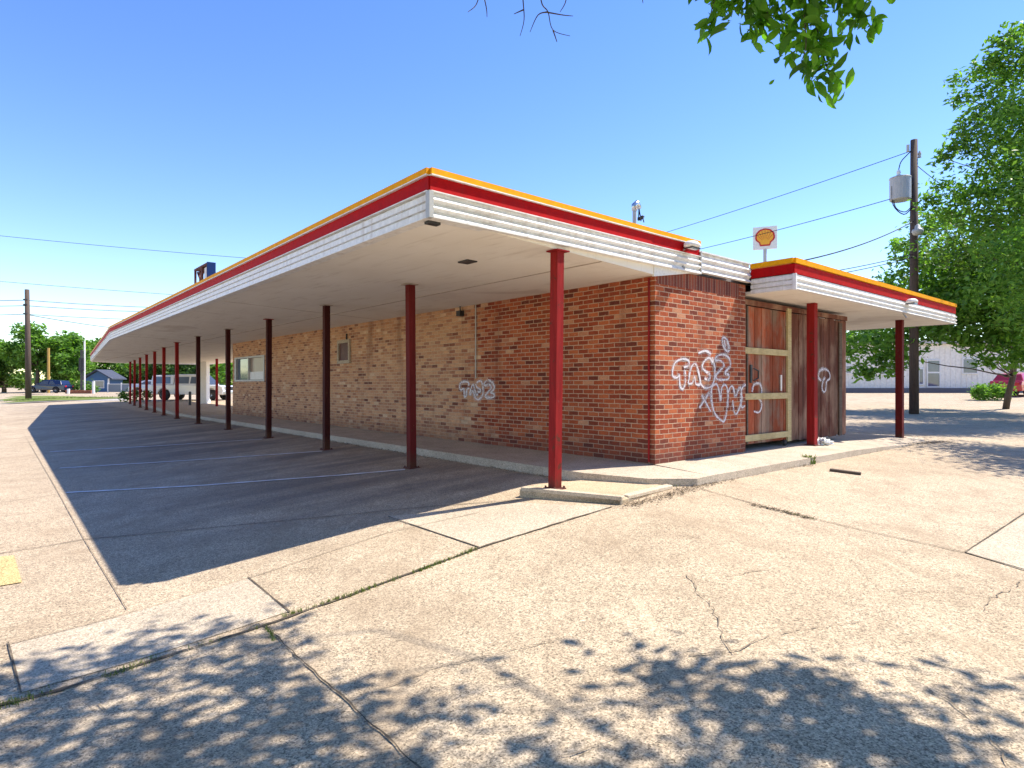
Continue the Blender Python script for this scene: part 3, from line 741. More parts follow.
while u < 4.0:
    w = random.uniform(.10, .14); j = random.uniform(-.006, .006)
    gp.box((u, FV + j, .10), (min(u + w, 4.0) - .006, FV + .022 + j, 2.395)); u += w
gp.build('board_panel', M['gate_wood'], gt)
for z in (1.60, .84, .15):
    MB().box((2.42, FV-.045, z), (3.985, FV-.009, z+.105)).build('crossbar', M['new_wood'], gt, bevel=.004)
MB().box((3.99, FV-.047, .07), (4.125, FV-.008, 2.46)).build('stile', M['new_wood'], gt, bevel=.004)
lt = MB(); lt.box((2.70, FV-.03, 1.12), (2.76, FV-.009, 1.42)); lt.tube([(2.78,FV-.04,1.16),(2.86,FV-.08,1.2),(2.86,FV-.08,1.32),(2.78,FV-.04,1.36)], .014); lt.build('latch', M['dark_metal'], gt)
MB().box((3.76, FV-.03, .98), (3.80, FV-.009, 1.26)).build('handle', M['white_paint'], gt)
MB().box((2.60, FV-.02, .11), (2.645, FV-.009, 2.39)).build('batten', M['stick'], gt)
w1 = MB(); w1.lathe([(.01,-.02),(.05,-.02),(.05,.02),(.01,.02)], (3.9, FV-.03, .05), 14, 'y'); w1.build('caster', M['black'], gt)
spray([[(725,285),(735,245),(765,240),(778,270),(770,305),(745,312)],[(760,315),(778,350),(765,395),(735,392)]], 620, 340, 5.486, lambda x, y: on_front(x, y, FV-.012), (0,-1,0), .035, 'graffiti', gt)

# ------------------------------------------------------------------ small things on the ground
t = MB(); p = G(830, 471); q = G(861, 475)
d = (q - p).normalized(); sd = Vector((-d.y, d.x, 0))
t.obox((p + q) / 2 + Vector((0,0,.018)), d * (q-p).length * .5, sd * .045, Vector((0,0,.018)))
tag(t.build('wooden_board', M['stick'], bevel=.004), 'short dark weathered board lying on the sunlit concrete', 'board')
# crumpled white cloth against the post
q = on_front(826, 443, -.28)
cl = bmesh.new(); bmesh.ops.create_icosphere(cl, subdivisions=4, radius=1)
from mathutils import noise as mn
for vtx in cl.verts:
    n_ = mn.fractal(vtx.co * 2.6, .7, 2, 5); vtx.co = Vector((vtx.co.x * .20, vtx.co.y * .11, max(vtx.co.z, -.3) * .07)) * (1 + n_ * .9)
me = bpy.data.meshes.new('crumpled_cloth'); cl.to_mesh(me); cl.free()
for p_ in me.polygons: p_.use_smooth = True
o = bpy.data.objects.new('crumpled_cloth', me); C.objects.link(o); me.materials.append(M['white_paint'])
o.location = W(4.78, -.22, walk_z(4.8,-.2)+.03); o.rotation_euler = (0,0,ROT); tag(o, 'crumpled white cloth on the sidewalk by the post of the smaller canopy', 'cloth')

# ------------------------------------------------------------------ foliage
def leaves_mesh(name, centers, size, mat, parent=None, aspect=.45, jitter=.3, up=.3, droop=None, fine=False):
    """each leaf a folded diamond of two faces; centers Nx3"""
    n = len(centers); cen = np.asarray(centers, float)
    d = RNG.normal(size=(n, 3)); d[:, 2] *= .6
    if droop is not None: d += np.array([0, 0, -droop])
    d /= np.linalg.norm(d, axis=1)[:, None]
    a = RNG.normal(size=(n, 3)); a[:, 2] += up
    nr = np.cross(d, a); nr /= np.linalg.norm(nr, axis=1)[:, None] + 1e-9
    s = size * (1 + 1.5 * jitter * RNG.uniform(-1, 1, n))[:, None]
    up_ = np.cross(nr, d)
    v0 = cen - d * s * .5; v2 = cen + d * s * .5
    v1 = cen + nr * s * aspect * .5 + up_ * s * .10 - d * s * .06; v3 = cen - nr * s * aspect * .5 + up_ * s * .10 - d * s * .06
    if fine:
        return fine_leaves(name, cen, d, nr, up_, s, aspect, mat, parent)
    vs = np.stack([v0, v1, v2, v3], 1).reshape(-1, 3)
    idx = np.arange(n) * 4
    f = np.stack([idx, idx+1, idx+2, idx, idx+2, idx+3], 1).reshape(-1)
    me = bpy.data.meshes.new(name); me.vertices.add(4*n); me.vertices.foreach_set('co', vs.ravel())
    me.loops.add(6*n); me.loops.foreach_set('vertex_index', f.astype(np.int32))
    me.polygons.add(2*n); me.polygons.foreach_set('loop_start', (np.arange(2*n)*3).astype(np.int32)); me.polygons.foreach_set('loop_total', np.full(2*n, 3, np.int32))
    me.update(calc_edges=True); me.materials.append(mat)
    o = bpy.data.objects.new(name, me); C.objects.link(o)
    if parent: o.parent = parent
    return o
def fine_leaves(name, cen, d, nr, up_, s, aspect, mat, parent):
    """close-up leaves: a mid rib of four points that curls, with three points along each margin"""
    n = len(cen); P = []
    for t, w, c in ((-.5, 0, 0), (-.22, .42, .02), (.08, .5, .04), (.34, .26, -.01), (.5, 0, -.08)):
        rib = cen + d * s * t + up_ * s * c
        if w == 0: P.append(rib)
        else:
            P += [rib, rib + nr * s * aspect * w + up_ * s * .07, rib - nr * s * aspect * w + up_ * s * .07]
    vs = np.stack(P, 1).reshape(-1, 3); m = len(P)      # 0 base, 1-3, 4-6, 7-9, 10 tip
    tri = [(0,1,2),(0,3,1),(1,4,5),(1,5,2),(1,3,6),(1,6,4),(4,7,8),(4,8,5),(4,6,9),(4,9,7),(7,10,8),(7,9,10)]
    f = (np.arange(n)[:, None, None] * m + np.array(tri)[None]).reshape(-1)
    me = bpy.data.meshes.new(name); me.vertices.add(m*n); me.vertices.foreach_set('co', vs.ravel())
    k = len(tri) * n; me.loops.add(3*k); me.loops.foreach_set('vertex_index', f.astype(np.int32))
    me.polygons.add(k); me.polygons.foreach_set('loop_start', (np.arange(k)*3).astype(np.int32)); me.polygons.foreach_set('loop_total', np.full(k, 3, np.int32))
    me.update(calc_edges=True); me.materials.append(mat)
    for p in me.polygons: p.use_smooth = True
    o = bpy.data.objects.new(name, me); C.objects.link(o)
    if parent: o.parent = parent
    return o
def limb(mb, a, b, r0, r1, sag=.15, n=7, k=7):
    a, b = Vector(a), Vector(b); L = (b - a).length; pts = []
    off = Vector((random.uniform(-1,1), random.uniform(-1,1), random.uniform(-.3,1))) * L * sag
    for i in range(n + 1):
        t = i / n; pts.append(a.lerp(b, t) + off * math.sin(math.pi * t) * .6 + Vector((random.uniform(-1,1), random.uniform(-1,1), random.uniform(-1,1))) * L * .012)
    mb.tube(pts, [r0 + (r1 - r0) * i / n for i in range(n + 1)], k)
    return pts
def lobes_points(lobes, n, shell=.75):
    """points scattered through ellipsoidal lobes, thicker towards their surfaces"""
    out = []; vol = np.array([l[1][0]*l[1][1]*l[1][2] for l in lobes]) ** .72; vol = vol / vol.sum()
    for (c, r), w in zip(lobes, vol):
        m = int(n * w); d = RNG.normal(size=(m, 3)); d /= np.linalg.norm(d, axis=1)[:, None]
        rad = (RNG.uniform(shell**3, 1.12, m)) ** (1/3); rad[: m // 4] *= RNG.uniform(.3, 1, m // 4)
        rad *= 1 + .18 * np.sin(d[:, 0]*5 + c[0]*3) * np.cos(d[:, 2]*6 + c[1])
        P = np.array(c) + d * rad[:, None] * np.array(r)
        q = max(1, m // 7); own = RNG.integers(0, q, m)          # most leaves gather on twigs, a few stray
        P2 = P[own] + RNG.normal(size=(m, 3)) * np.array([.13, .13, .09]) * float(max(r)) 
        stray = RNG.uniform(size=m) < .2; P2[stray] = P[stray]
        out.append(P2)
    return np.concatenate(out)
def tree(name, label, base, height, crown_r, crown_lo, trunk_r, n, size, mat, nl=26, group=None, lean=(0,0), seed=0, shape=1.0, lobe=.34, extra=()):
    random.seed(seed); 
    t = empty(name, label, 'tree', base, 0, group)
    h0 = crown_lo; cc = Vector((lean[0], lean[1], (height + h0) / 2)); hz = (height - h0) / 2
    lobes = []
    for i in range(nl):
        for _ in range(20):
            d = Vector((random.gauss(0,1), random.gauss(0,1), random.gauss(0,1))).normalized() * random.uniform(.35, .8)
            if True: break
        taper = 1.0 - .35 * max(0, d.z) * shape
        c = (cc.x + d.x * crown_r * taper, cc.y + d.y * crown_r * taper, cc.z + d.z * hz)
        r = crown_r * lobe * random.uniform(.65, 1.25)
        lobes.append((c, (r, r, r * .72)))
    for e in extra: lobes.append(e)
    tb = MB(); top = cc + Vector((0, 0, hz * .35))
    pts = limb(tb, (0,0,-.15), top, trunk_r, trunk_r * .22, .03, 10, 10)
    for (c, r) in lobes:
        k = random.randint(3, 8); k = min(range(2, 9), key=lambda i: abs(pts[i].z - (c[2] - 1.1 * (Vector(c) - cc).length * .45)))
        if random.random() < .35: continue
        limb(tb, pts[k], Vector(c), trunk_r * .26, trunk_r * .04, .22, 7, 6)
    tb.build('trunk', M['bark'], t, smooth=True)
    leaves_mesh('crown', lobes_points(lobes, n), size, mat, t)
    return t

# utility for world offsets
def lobe_at(base, px, py, Y, rx, rz):
    p = at(px, py, Y) - Vector(base); return ((p.x, p.y, p.z), (rx, rx, rz))

# far right tree beside the pole, with boughs reaching left behind the side canopy
b0 = G(1006, 409)
ex = [lobe_at(b0, x, y, b0.y + dy, r, r*.62) for x, y, dy, r in ((870,343,-1,1.5),(890,362,-2,1.3),(905,330,-3,1.7),(860,325,1,1.2),(935,300,-3,2.0),(950,325,-4,1.2),(985,320,-4,1.6),(1018,335,-3,1.3),(900,285,0,1.4),(925,262,-2,1.5),(960,265,-3,2.0),(1000,285,-4,2.2),(905,245,1,1.0),(935,225,-1,1.4),(880,300,2,1.1),(842,352,0,.8),(866,372,-1,.8),(985,362,-3,.6),(1022,358,-4,1.1),(990,345,-4,1.2),(965,340,-3,.8),(1005,322,-4,1.6),(945,300,-2,1.5),(925,320,-2,1.2),(1020,300,-3,1.6),(975,300,-5,1.4),(1030,260,-3,2.2))]
tree('shade_tree', 'leafy green tree with a thin dark trunk, right of the transformer pole', b0, 9.5, 4.2, 4.2, .15, 24000, .27, M['leaf_light'], 8, None, (-.2,-1.5), 3, 1, .36, ex)
# nearer tree whose trunk is out of the frame to the right
b1 = Vector((19.2, 20.5, zg(19.2, 20.5)))
ex = [lobe_at(b1, x, y, Y, r, r*.65) for x, y, Y, r in ((1015,70,18.6,.95),(1000,110,19.2,1.0),(975,140,19.2,.9),(1022,135,18.0,1.3),(955,150,19.8,.55),(1000,175,19.0,1.2),(970,195,19.8,1.0),(940,190,20.2,.65),(1025,200,18.4,1.3),(985,225,19.4,.9),(948,212,20.2,.75),(1035,110,18,1.5),(1045,50,18,1.3),(1012,45,18.4,.6),(1040,240,18,1.5),(1060,180,18,2.0),(1055,300,18,1.6),(925,203,20.4,.45),(985,90,19,.6),(966,78,19.4,.6),(958,100,19.4,.5),(985,66,19,.6),(1000,42,18.6,.5),(1018,28,18.4,.5),(945,160,19.8,.5),(972,118,19.2,.55),(1008,250,17,1.0),(1020,280,17,1.2),(960,132,19.6,.4),(1000,60,18.6,.5))]
tree('shade_tree', 'tall tree filling the upper right corner of the view, its trunk beyond the right edge', b1, 12.6, 4.4, 4.2, .24, 38000, .17, M['leaf_light'], 14, None, (1.0,.2), 9, 1, .36, ex)
# trees beyond the right edge that shade the lot
b2 = Vector((14.6, 12.2, zg(14.6, 12.2)))
tree('shade_tree', 'broad tree shading the lot from beyond the right edge of the view', b2, 9.2, 3.2, 3.2, .2, 17000, .14, M['leaf'], 26, None, (-.2,.1), 12, 1, .4)
b3 = Vector((22.5, 25.0, zg(22.5, 25.0)))
tree('shade_tree', 'second broad tree shading the lot from further beyond the right edge', b3, 9.5, 4.6, 4.4, .24, 8000, .22, M['leaf'], 20, None, (-1.2,-.5), 17, 1, .4)

# background trees left: pixel x, base row, distance, height (m), crown radius
def bgtree(label, px, Y, top, r, mat, seed, lo=1.2, n=6500, size=.5, name='broadleaf_tree', group='trees across the street'):
    x = (px - CX) / F * Y; z = zg(x, Y); ht = H + (CY - top) / F * Y - z
    return tree(name, label, (x, Y, z), ht, r, lo, .3, n, size, mat, 22, group, (0,0), seed, .8, .33)
bgtree('big bright green tree behind the left utility pole, above the dark blue car', 36, 82, 322, 5.0, M['leaf_light'], 21, 1.0, 9000)
bgtree('broad green tree right of the tallest one, above the low hedge', 64, 84, 327, 4.8, M['leaf_light'], 22, 1.0, 9000)
bgtree('lower green tree at the left edge of the view, across the street', 4, 86, 345, 4.8, M['leaf'], 23, .6, 8000)
bgtree('green tree seen over the roof of the small blue house', 104, 95, 330, 5.2, M['leaf_light'], 24, 1.0, 8000)
bgtree('dark green tree right of the blue house, behind the farthest posts', 140, 96, 352, 6, M['leaf_dark'], 25, .6, 7000)
bgtree('dark tree under the canopy edge, above the silver car', 166, 92, 357, 5, M['leaf_dark'], 26, .6, 6000)
bgtree('dark tree behind the white pickup cab, under the canopy edge', 196, 90, 355, 5, M['leaf_dark'], 27, .6, 6000)
bgtree('green tree showing between the wall end and the white pillar', 226, 88, 352, 4.5, M['leaf_light'], 28, .6, 6000)
bgtree('outermost green tree beyond the left edge of the view', -22, 84, 352, 5, M['leaf'], 29, .6, 6000)
bgtree('tree rising behind the white metal building, left half', 860, 74, 330, 5.5, M['leaf_dark'], 31, 1, 5000, .5, 'broadleaf_tree', 'trees behind the metal building')
bgtree('tree rising behind the white metal building, near its glass door', 940, 78, 322, 6, M['leaf_dark'], 32, 1, 5000, .5, 'broadleaf_tree', 'trees behind the metal building')
bgtree('tree rising behind the white metal building, far right end', 1020, 76, 318, 6, M['leaf_dark'], 33, 1, 5000, .5, 'broadleaf_tree', 'trees behind the metal building')
# far wood on the horizon
pts = []
for i in range(90):
    a = R(-75 + 150 * i / 89); d = random.uniform(190, 240); x, y = math.sin(a) * d, math.cos(a) * d
    pts.append(((x, y, random.uniform(1, 2.5)), (8, 5, random.uniform(2.5, 4.2))))
tag(leaves_mesh('far_wood', lobes_points(pts, 16000), 1.6, M['leaf_dark']), 'dark line of far woods along the horizon', 'woods', None, 'stuff')

# overhead tree that shades the foreground
random.seed(5)
ov_t = empty('overhanging_tree', 'tree overhanging the foreground, its leafy twigs hanging into the top of the view', 'tree', (4.9, .6, zg(4.9, .6)))
ob = Vector(ov_t.location)
shade = [(-300,735),(-100,690),(0,672),(60,650),(120,645),(170,628),(235,617),(262,640),(300,672),(340,692),(400,690),(450,702),(520,716),(545,752),(580,745),(610,706),(650,672),(690,655),(740,660),(800,648),(850,665),(880,690),(910,705),(950,690),(1024,688),(1200,700),(1500,720)]
def bound(px):
    for (a, ya), (b, yb) in zip(shade, shade[1:]):
        if a <= px <= b: return ya + (yb - ya) * (px - a) / (b - a)
    return 735
centers, cl_list = [], []
sk = SUN / SUN.z
tries = 0
while len(cl_list) < 820 and tries < 60000:
    tries += 1
    X = random.uniform(-6.5, 6.0); Y = random.uniform(-1.5, 4.1)
    z = zg(X, Y)
    if Y > .6:
        px = CX + F * X / Y; py = CY + F * (H - z) / Y
        if py < bound(px) + 5: continue
        dens = mn.noise(Vector((X * 1.5, Y * 2.2, 3.3)))
        if dens < (-.24 if px > 470 else -.36) + random.uniform(-.1, .1): continue
        if 455 < px < 610 and py < 800 and random.random() < .8: continue
        if px < 290 and py < 680 and random.random() < .25: continue
    elif random.random() < .45: continue
    hm = max(4.0, (1.5 + .64 * Y) / (1 - .623 * sk.y) + .45) 
    hh = hm + random.uniform(0, 1.5)
    c = Vector((X, Y, z)) + sk * hh
    cl_list.append(c)
for c in cl_list:
    k = random.randint(22, 48); r = random.uniform(.10, .22)
    pp = RNG.normal(size=(k, 3)) * r * np.array([1, 1, .5]) + np.array(c)
    centers.append(pp)
L = np.concatenate(centers)
keep = (L[:, 2] - H) > (.640 * L[:, 1])
keep |= (np.abs(L[:, 0]) > .86 * L[:, 1])
L = L[keep]
leaves_mesh('crown', L - np.array(ob), .125, M['leaf_light'], ov_t, .5)
tb = MB(); trunk_top = Vector((4.6, .3, 4.2)) - ob
tp = limb(tb, (0,0,-.2), trunk_top, .24, .17, .03, 8, 12)
mains = []
for tgt in ((1.0, 4.4, 5.6), (3.6, 5.2, 6.2), (-1.5, 2.5, 5.9), (4.8, 3.0, 6.6), (1.5, 1.0, 6.2), (6.5, .5, 6.8), (4.0,-2.5,6.4), (-.8, 5.0, 6.2), (2.4, 3.0, 5.4)):
    e = Vector(tgt) - ob; mains.append(limb(tb, trunk_top - Vector((0,0,random.uniform(0,.8))), e, .034, .006, .12, 8, 8))
allp = [p for m_ in mains for p in m_[2:]]
for c in cl_list:
    e = c - ob; k = min(allp, key=lambda p: (p - e).length)
    wp = limb(tb, k, e, .009, .003, .08, 4, 5)
tb2 = MB()
ok = []
tb.build('trunk', M['bark'], ov_t, smooth=True)
# leafy sprays that hang into the frame, and a few bare twigs
tw = MB(); sp = []
def spray_twig(path, Y, r=.006, leaf=True, k=5):
    pts = [at(x, y, Y + random.uniform(-.06,.06)) - ob for x, y in path]; pts = smooth_path(pts, 5)
    tw.tube(pts, [r * (1 - .7 * i / len(pts)) for i in range(len(pts))], 5)
    if leaf:
        for p in pts[2:]:
            for _ in range(int(k * 1.5)): sp.append(np.array(p) + RNG.normal(size=3) * np.array([.045,.06,.035]) + np.array([0,0,-.03]))
spray_twig([(720,-60),(745,-20),(765,10),(790,25)], 3.2, .008, True, 6)
spray_twig([(760,-70),(800,-20),(815,20),(822,50),(832,84)], 3.1, .008, True, 6)
spray_twig([(790,-60),(820,-20),(845,0),(862,20)], 3.1, .007, True, 6)
spray_twig([(735,-50),(720,-15),(712,8),(709,26)], 3.2, .005, True, 2)
spray_twig([(745,-40),(752,5),(757,35)], 3.3, .005, True, 4)
spray_twig([(800,-40),(804,10),(806,45),(801,62)], 3.1, .005, True, 3)
spray_twig([(680,-60),(700,-25),(725,-8),(740,2)], 3.2, .005, True, 4)
leaves_mesh('foliage', np.array(sp), .080, M['leaf_near'], ov_t, .40, .35, .5, 1.0, True)
for path in ([(480,-40),(478,0),(468,12)],[(480,-20),(486,6),(487,17)],[(520,-40),(523,0),(524,20),(520,36)],[(523,10),(514,14)],[(540,-40),(541,0),(548,12),(553,30),(570,36)],[(548,12),(538,15),(530,32)],[(546,12),(563,15),(573,16)],[(553,30),(557,42)],[(565,-20),(566,0),(560,12)],[(640,-20),(643,3)],[(470,-60),(540,-50),(640,-40)]):
    spray_twig(path, 3.4, .0045, False)
tw.build('twig', M['bark'], ov_t)

# grass and weeds in the joints
def tufts(name, px, n, w, hgt, label, cat='grass', kind='stuff', mat='grass'):
    pts = densify([G(*p) for p in px], .05); mb = MB()
    for _ in range(n):
        p = random.choice(pts)
        if n > 200 and mnoise.noise(p * 5.0) < random.uniform(-.25, .25): continue
        p = p + Vector((random.gauss(0, w * .6), random.gauss(0, w * .6), 0)); p.z = zg(p.x, p.y)
        h_ = hgt * random.uniform(.4, 1.3); a = random.uniform(0, 6.28); l = Vector((math.cos(a), math.sin(a), 0)); s_ = Vector((-l.y, l.x, 0)) * hgt * .07
        q = p + l * h_ * random.uniform(.1, .7) + Vector((0,0,h_))
        m_ = p.lerp(q, .55) + Vector((0,0,h_*.15))
        mb.add([p - s_, p + s_, m_ + s_*.8, q, m_ - s_*.8], [(0,1,2,3,4)])
    return tag(mb.build(name, M[mat]), label, cat, None, kind)
tufts('joint_grass', [(285,617),(350,596),(420,571),(475,550)], 1300, .018, .028, 'thin grass growing in the long pavement joint')
tufts('joint_grass', [(-40,716),(0,706),(60,691),(120,672),(165,655)], 1500, .035, .022, 'dry grass and litter in the joint at the left foreground')
tufts('joint_grass', [(170,655),(265,626),(275,640)], 450, .015, .022, 'sparse grass in the joint by the pale slab')
tufts('joint_grass', [(668,488),(700,482),(740,473)], 160, .05, .04, 'dry weeds along the front kerb')
tufts('joint_grass', [(765,507),(812,519)], 260, .03, .02, 'dry grass in the joint right of the island')
tufts('weed', [(806,464),(810,464)], 130, .05, .13, 'small bright green weed at the front kerb', 'weed', None)
tufts('verge_grass', [(5,402),(40,400),(75,398.5),(120,398)], 2500, 1.2, .16, 'green grass on the verge across the lot')

# ------------------------------------------------------------------ rooftop pieces
rs = bempty('rooftop_sign', 'small open sign frame with a blue end panel standing on the canopy roof', 'sign')
rb = W(.2, 18.2); Yr = 21.5
p = at(204, 274, Yr); rs.location = (p.x, p.y, 2.9); rs.rotation_euler = (0, 0, ROT + R(90))
hh = H + (CY - 268) / F * Yr - 2.9
f_ = MB()
for x in (-.8, -.1, .82):
    f_.box((x-.04, -.11, 0), (x+.04, -.05, hh - .0))
    f_.box((x-.04, .05, 0), (x+.04, .11, hh - .0))
f_.box((-.84, -.115, hh), (.86, .115, hh+.06)); f_.tube([(-.1,.0,hh-.02),(.45,.0,hh-.35),(.8,.0,hh-.05)], .04, 6)
f_.build('frame', M['rust'], rs)
MB().box((-.75,-.03,.2),(-.16,.03,hh-.03)).build('panel', M['white_paint'], rs)
MB().box((-.95,-.13,.1),(-.86,.13,hh+.06)).build('end_panel', paint('blue_panel', (.012,.035,.12), .7, (.02,.03,.08), .3, 3, .1), rs)
wh = bempty('service_mast', 'grey electrical service mast with a bent head and loose wires on the roof', 'mast')
p = at(634.5, 218, 9.6); wh.location = (p.x, p.y, 2.9)
MB().tube([(0,0,0),(0,0,H+(CY-209)/F*9.6-2.9)], .032, 10).build('mast', M['grey_metal'], wh)
zt = H+(CY-209)/F*9.6-2.9
MB().tube([(0,0,zt-.02),(.005,0,zt+.06),(.05,0,zt+.10),(.10,0,zt+.06),(.115,0,zt+.02)], [.045,.05,.05,.045,.035], 10).build('weatherhead', M['chrome'], wh, smooth=True)
ww = MB()
for pts in ([(.115,0,zt+.03),(.14,0,zt-.07),(.18,0,zt-.1),(.22,.02,zt-.06),(.27,.02,zt-.07)], [(.11,0,zt+.02),(.13,.02,zt-.1),(.10,.0,zt-.16)], [(.18,0,zt-.1),(.22,0,zt-.13),(.235,0,zt-.17)], [(.18,0,zt-.1),(.16,0,zt-.16)]):
    ww.tube(smooth_path(pts, 4), .009, 6)
for c_ in ((.185,0,zt-.1),(.12,0,zt-.13)): ww.lathe([(.005,-.03),(.03,-.02),(.03,.02),(.005,.03)], c_, 10)
ww.build('loose_wire', M['black'], wh)

# ------------------------------------------------------------------ pole sign with the yellow and red scallop
Ys = 46.0; cs = at(765, 238, Ys); yaw = R(22)
ps = empty('pole_sign', 'tall white square filling station pole sign with a yellow and red scallop', 'sign', (cs.x, cs.y, zg(cs.x, cs.y)), 0)
zc = cs.z - ps.location.z; SW = .84
rx = Vector((math.cos(yaw), -math.sin(yaw), 0)); ry = Vector((math.sin(yaw), math.cos(yaw), 0))
MB().tube([(0,.0,-.2),(0,0,zc-SW)], .13, 12).build('pole', M['grey_metal'], ps)
pn = MB().obox((0,0,zc), rx*SW, ry*.10, Vector((0,0,SW))).build('panel', M['white_paint'], ps, bevel=.03)
def shell_poly(s):
    pts = []
    for i in range(41):                                  # scalloped fan
        a = R(-28) + (R(208) - R(-28)) * i / 40
        r = 1.0 * (1 + .025 * abs(math.sin(i / 40 * math.pi * 7)))
        pts.append((r * math.cos(a) * 1.02, r * math.sin(a) * .92 + .06))
    pts = [p for p in pts]
    pts += [(-.62, -.62), (-.52, -.98), (.52, -.98), (.62, -.62)]
    return [(x * s, y * s) for x, y in pts]
def flat(poly, d0, d1, name, mat, off=(0, 0)):
    mb = MB(); n = len(poly)
    vs = [Vector((0,0,zc)) + rx*(x+off[0]) + Vector((0,0,y+off[1])) - ry*d for d in (d0, d1) for x, y in poly]
    mb.add(vs, [tuple(range(n)), tuple(range(2*n-1, n-1, -1))] + [(i, (i+1) % n, n+(i+1) % n, n+i) for i in range(n)])
    return mb.build(name, mat, pn)
M['sign_red'] = paint('sign_red', (.50,.012,.015), .4, (.4,.05,.05), .2); M['sign_yellow'] = paint('sign_yellow', (.86,.40,.02), .4, (.8,.4,.1), .2)
flat(shell_poly(.66), .11, .125, 'emblem_outline', M['sign_red'], (0,.03))
flat(shell_poly(.55), .126, .136, 'emblem', M['sign_yellow'], (0,.03))
for k_ in range(-3, 4):
    a = R(90 + k_ * 24); p_ = Vector((math.cos(a), math.sin(a) * .95)) * .53; q_ = Vector((math.cos(a) * .20, -.28 + .16 * math.sin(a)))
    d = (p_ - q_).normalized(); s_ = Vector((-d.y, d.x)) 
    flat([tuple(q_ - s_*.006), tuple(p_ - s_*.016), tuple(p_ + s_*.016), tuple(q_ + s_*.006)], .137, .144, 'rib', M['sign_red'], (0,.03))

# ------------------------------------------------------------------ utility poles and wires
pb = G(914, 414)
up = empty('utility_pole', 'dark wooden utility pole carrying a grey transformer, right of the smaller canopy', 'utility pole', pb)
zt = H + (CY - 140) / F * pb.y - pb.z
MB().tube([(0,0,-.3),(0,0,zt*.5),(.0,0,zt)], [.19,.165,.135], 12).build('pole', M['pole_wood'], up, smooth=True)
def hz(py): return H + (CY - py) / F * pb.y - pb.z
tf = MB(); z0, z1 = hz(201), hz(178)
tf.lathe([(.01,z0),(.36,z0),(.40,z0+.04),(.40,z1-.06),(.42,z1-.04),(.40,z1),(.2,z1+.06),(.01,z1+.07)], (-.62,-.05,0), 20)
tfo = tf.build('transformer', M['grey_metal'], up, smooth=False)
MB().lathe([(.03,z1+.06),(.09,z1+.08),(.06,z1+.14),(.09,z1+.2),(.05,z1+.3)], (-.72,-.1,0), 10).build('bushing', M['white_metal'], tfo)
for z_ in (z0+.2, z1-.3): MB().box((-.24,-.1,z_),(-.1,.05,z_+.1)).build('bracket', M['dark_metal'], up)
MB().tube(smooth_path([(-.72,-.1,z1+.3),(-.62,-.1,z1+.65),(-.35,-.08,z1+.95),(-.12,0,z1+1.15)], 4), .02, 6).build('lead_wire', M['black'], up)
MB().tube(smooth_path([(-1.0,-.1,z0+.6),(-.95,-.1,z0-.2),(-.5,-.1,z0-.6),(-.12,-.05,z0-.3)], 4), .022, 6).tube(smooth_path([(-.95,-.1,z0+.3),(-.85,-.1,z0-.3),(-.45,-.12,z0-.5),(-.12,-.08,z0-.2)], 4), .02, 6).build('lead_wire', M['black'], up)
lamp = MB().lathe([(.02,hz(227)),(.10,hz(228)),(.11,hz(231)),(.2,hz(232)),(.22,hz(234)),(.16,hz(237)),(.03,hz(238))], (-.12,-.42,0), 16).build('lamp', M['grey_metal'], up, smooth=True)
MB().tube([(0,-.05,hz(228)),(-.12,-.42,hz(227))], .03, 6).build('lamp_arm', M['grey_metal'], up)
MB().lathe([(.02,0),(.07,.02),(.05,.1),(.07,.18),(.03,.3)], (.24,0,hz(158)), 10).build('insulator', M['grey_metal'], up)
MB().lathe([(.02,0),(.06,.02),(.06,.3),(.02,.32)], (-.26,0,hz(152)), 10).build('insulator', M['grey_metal'], up)
MB().tube([(.13,.02,hz(300)),(.13,.02,hz(410))], .03, 6).build('conduit', M['grey_metal'], up)

pl = G(28.5, 399.5)
ul = empty('utility_pole', 'bare brown wooden utility pole at the far left, before the blue car', 'utility pole', pl)
zt = H + (CY - 289.5) / F * pl.y - pl.z
MB().tube([(0,0,-.3),(-.05,0,zt*.5),(-.12,0,zt)], [.22,.19,.16], 10).build('pole', M['pole_wood'], ul, smooth=True)
for py in (300, 305, 314): MB().box((-.25,-.25,H+(CY-py)/F*pl.y-pl.z-.06),(.05,-.15,H+(CY-py)/F*pl.y-pl.z+.06)).build('insulator', M['dark_metal'], ul)
yp = G(48.5, 396.5); yp = Vector((at(48.5, 390, 74).x, 74, zg(at(48.5,390,74).x, 74)))
y_ = MB().tube([(0,0,-.2),(0,0,H+(CY-348)/F*74-yp.z)], [.16,.13], 10).build('yellow_post', paint('ochre_post', (.42,.26,.06), .6, (.3,.2,.1), .6), loc=yp)
tag(y_, 'plain ochre post standing among the trees behind the blue car', 'post')

def wire(label, a, b, sag, r=.016, n=24):
    a, b = Vector(a), Vector(b)
    pts = [a.lerp(b, i/n) - Vector((0,0,sag*4*(i/n)*(1-i/n))) for i in range(n+1)]
    o = MB().tube(pts, r, 5).build('power_line', M['black']); tag(o, label, 'wire', 'overhead wires'); return o
top = Vector(pb)
def pt(py, dx=0): return Vector((pb.x + dx, pb.y, H + (CY - py) / F * pb.y))
wire('uppermost wire running down to the left from the top of the transformer pole', pt(150), at(560,262,48), .25)
wire('wire running left from the transformer can, behind the scallop sign', pt(199,-1.0), at(600,269,46), .25)
wire('thick wire sagging from below the transformer to behind the smaller canopy', pt(221), at(720,273,15), .35, .022)
wire('upper one of the two low parallel wires above the right end of the smaller canopy', pt(254), at(760,282,20), .1, .016)
wire('lower one of the two low parallel wires above the right end of the smaller canopy', pt(257), at(765,285,20), .1, .016)
wire('short wire running right from the transformer pole into the tree', pt(163), at(1000,215,34), .3, .016)
wire('high faint wire crossing the sky at the left, well above the others', at(-260,206,36), at(420,270,40), .35, .013)
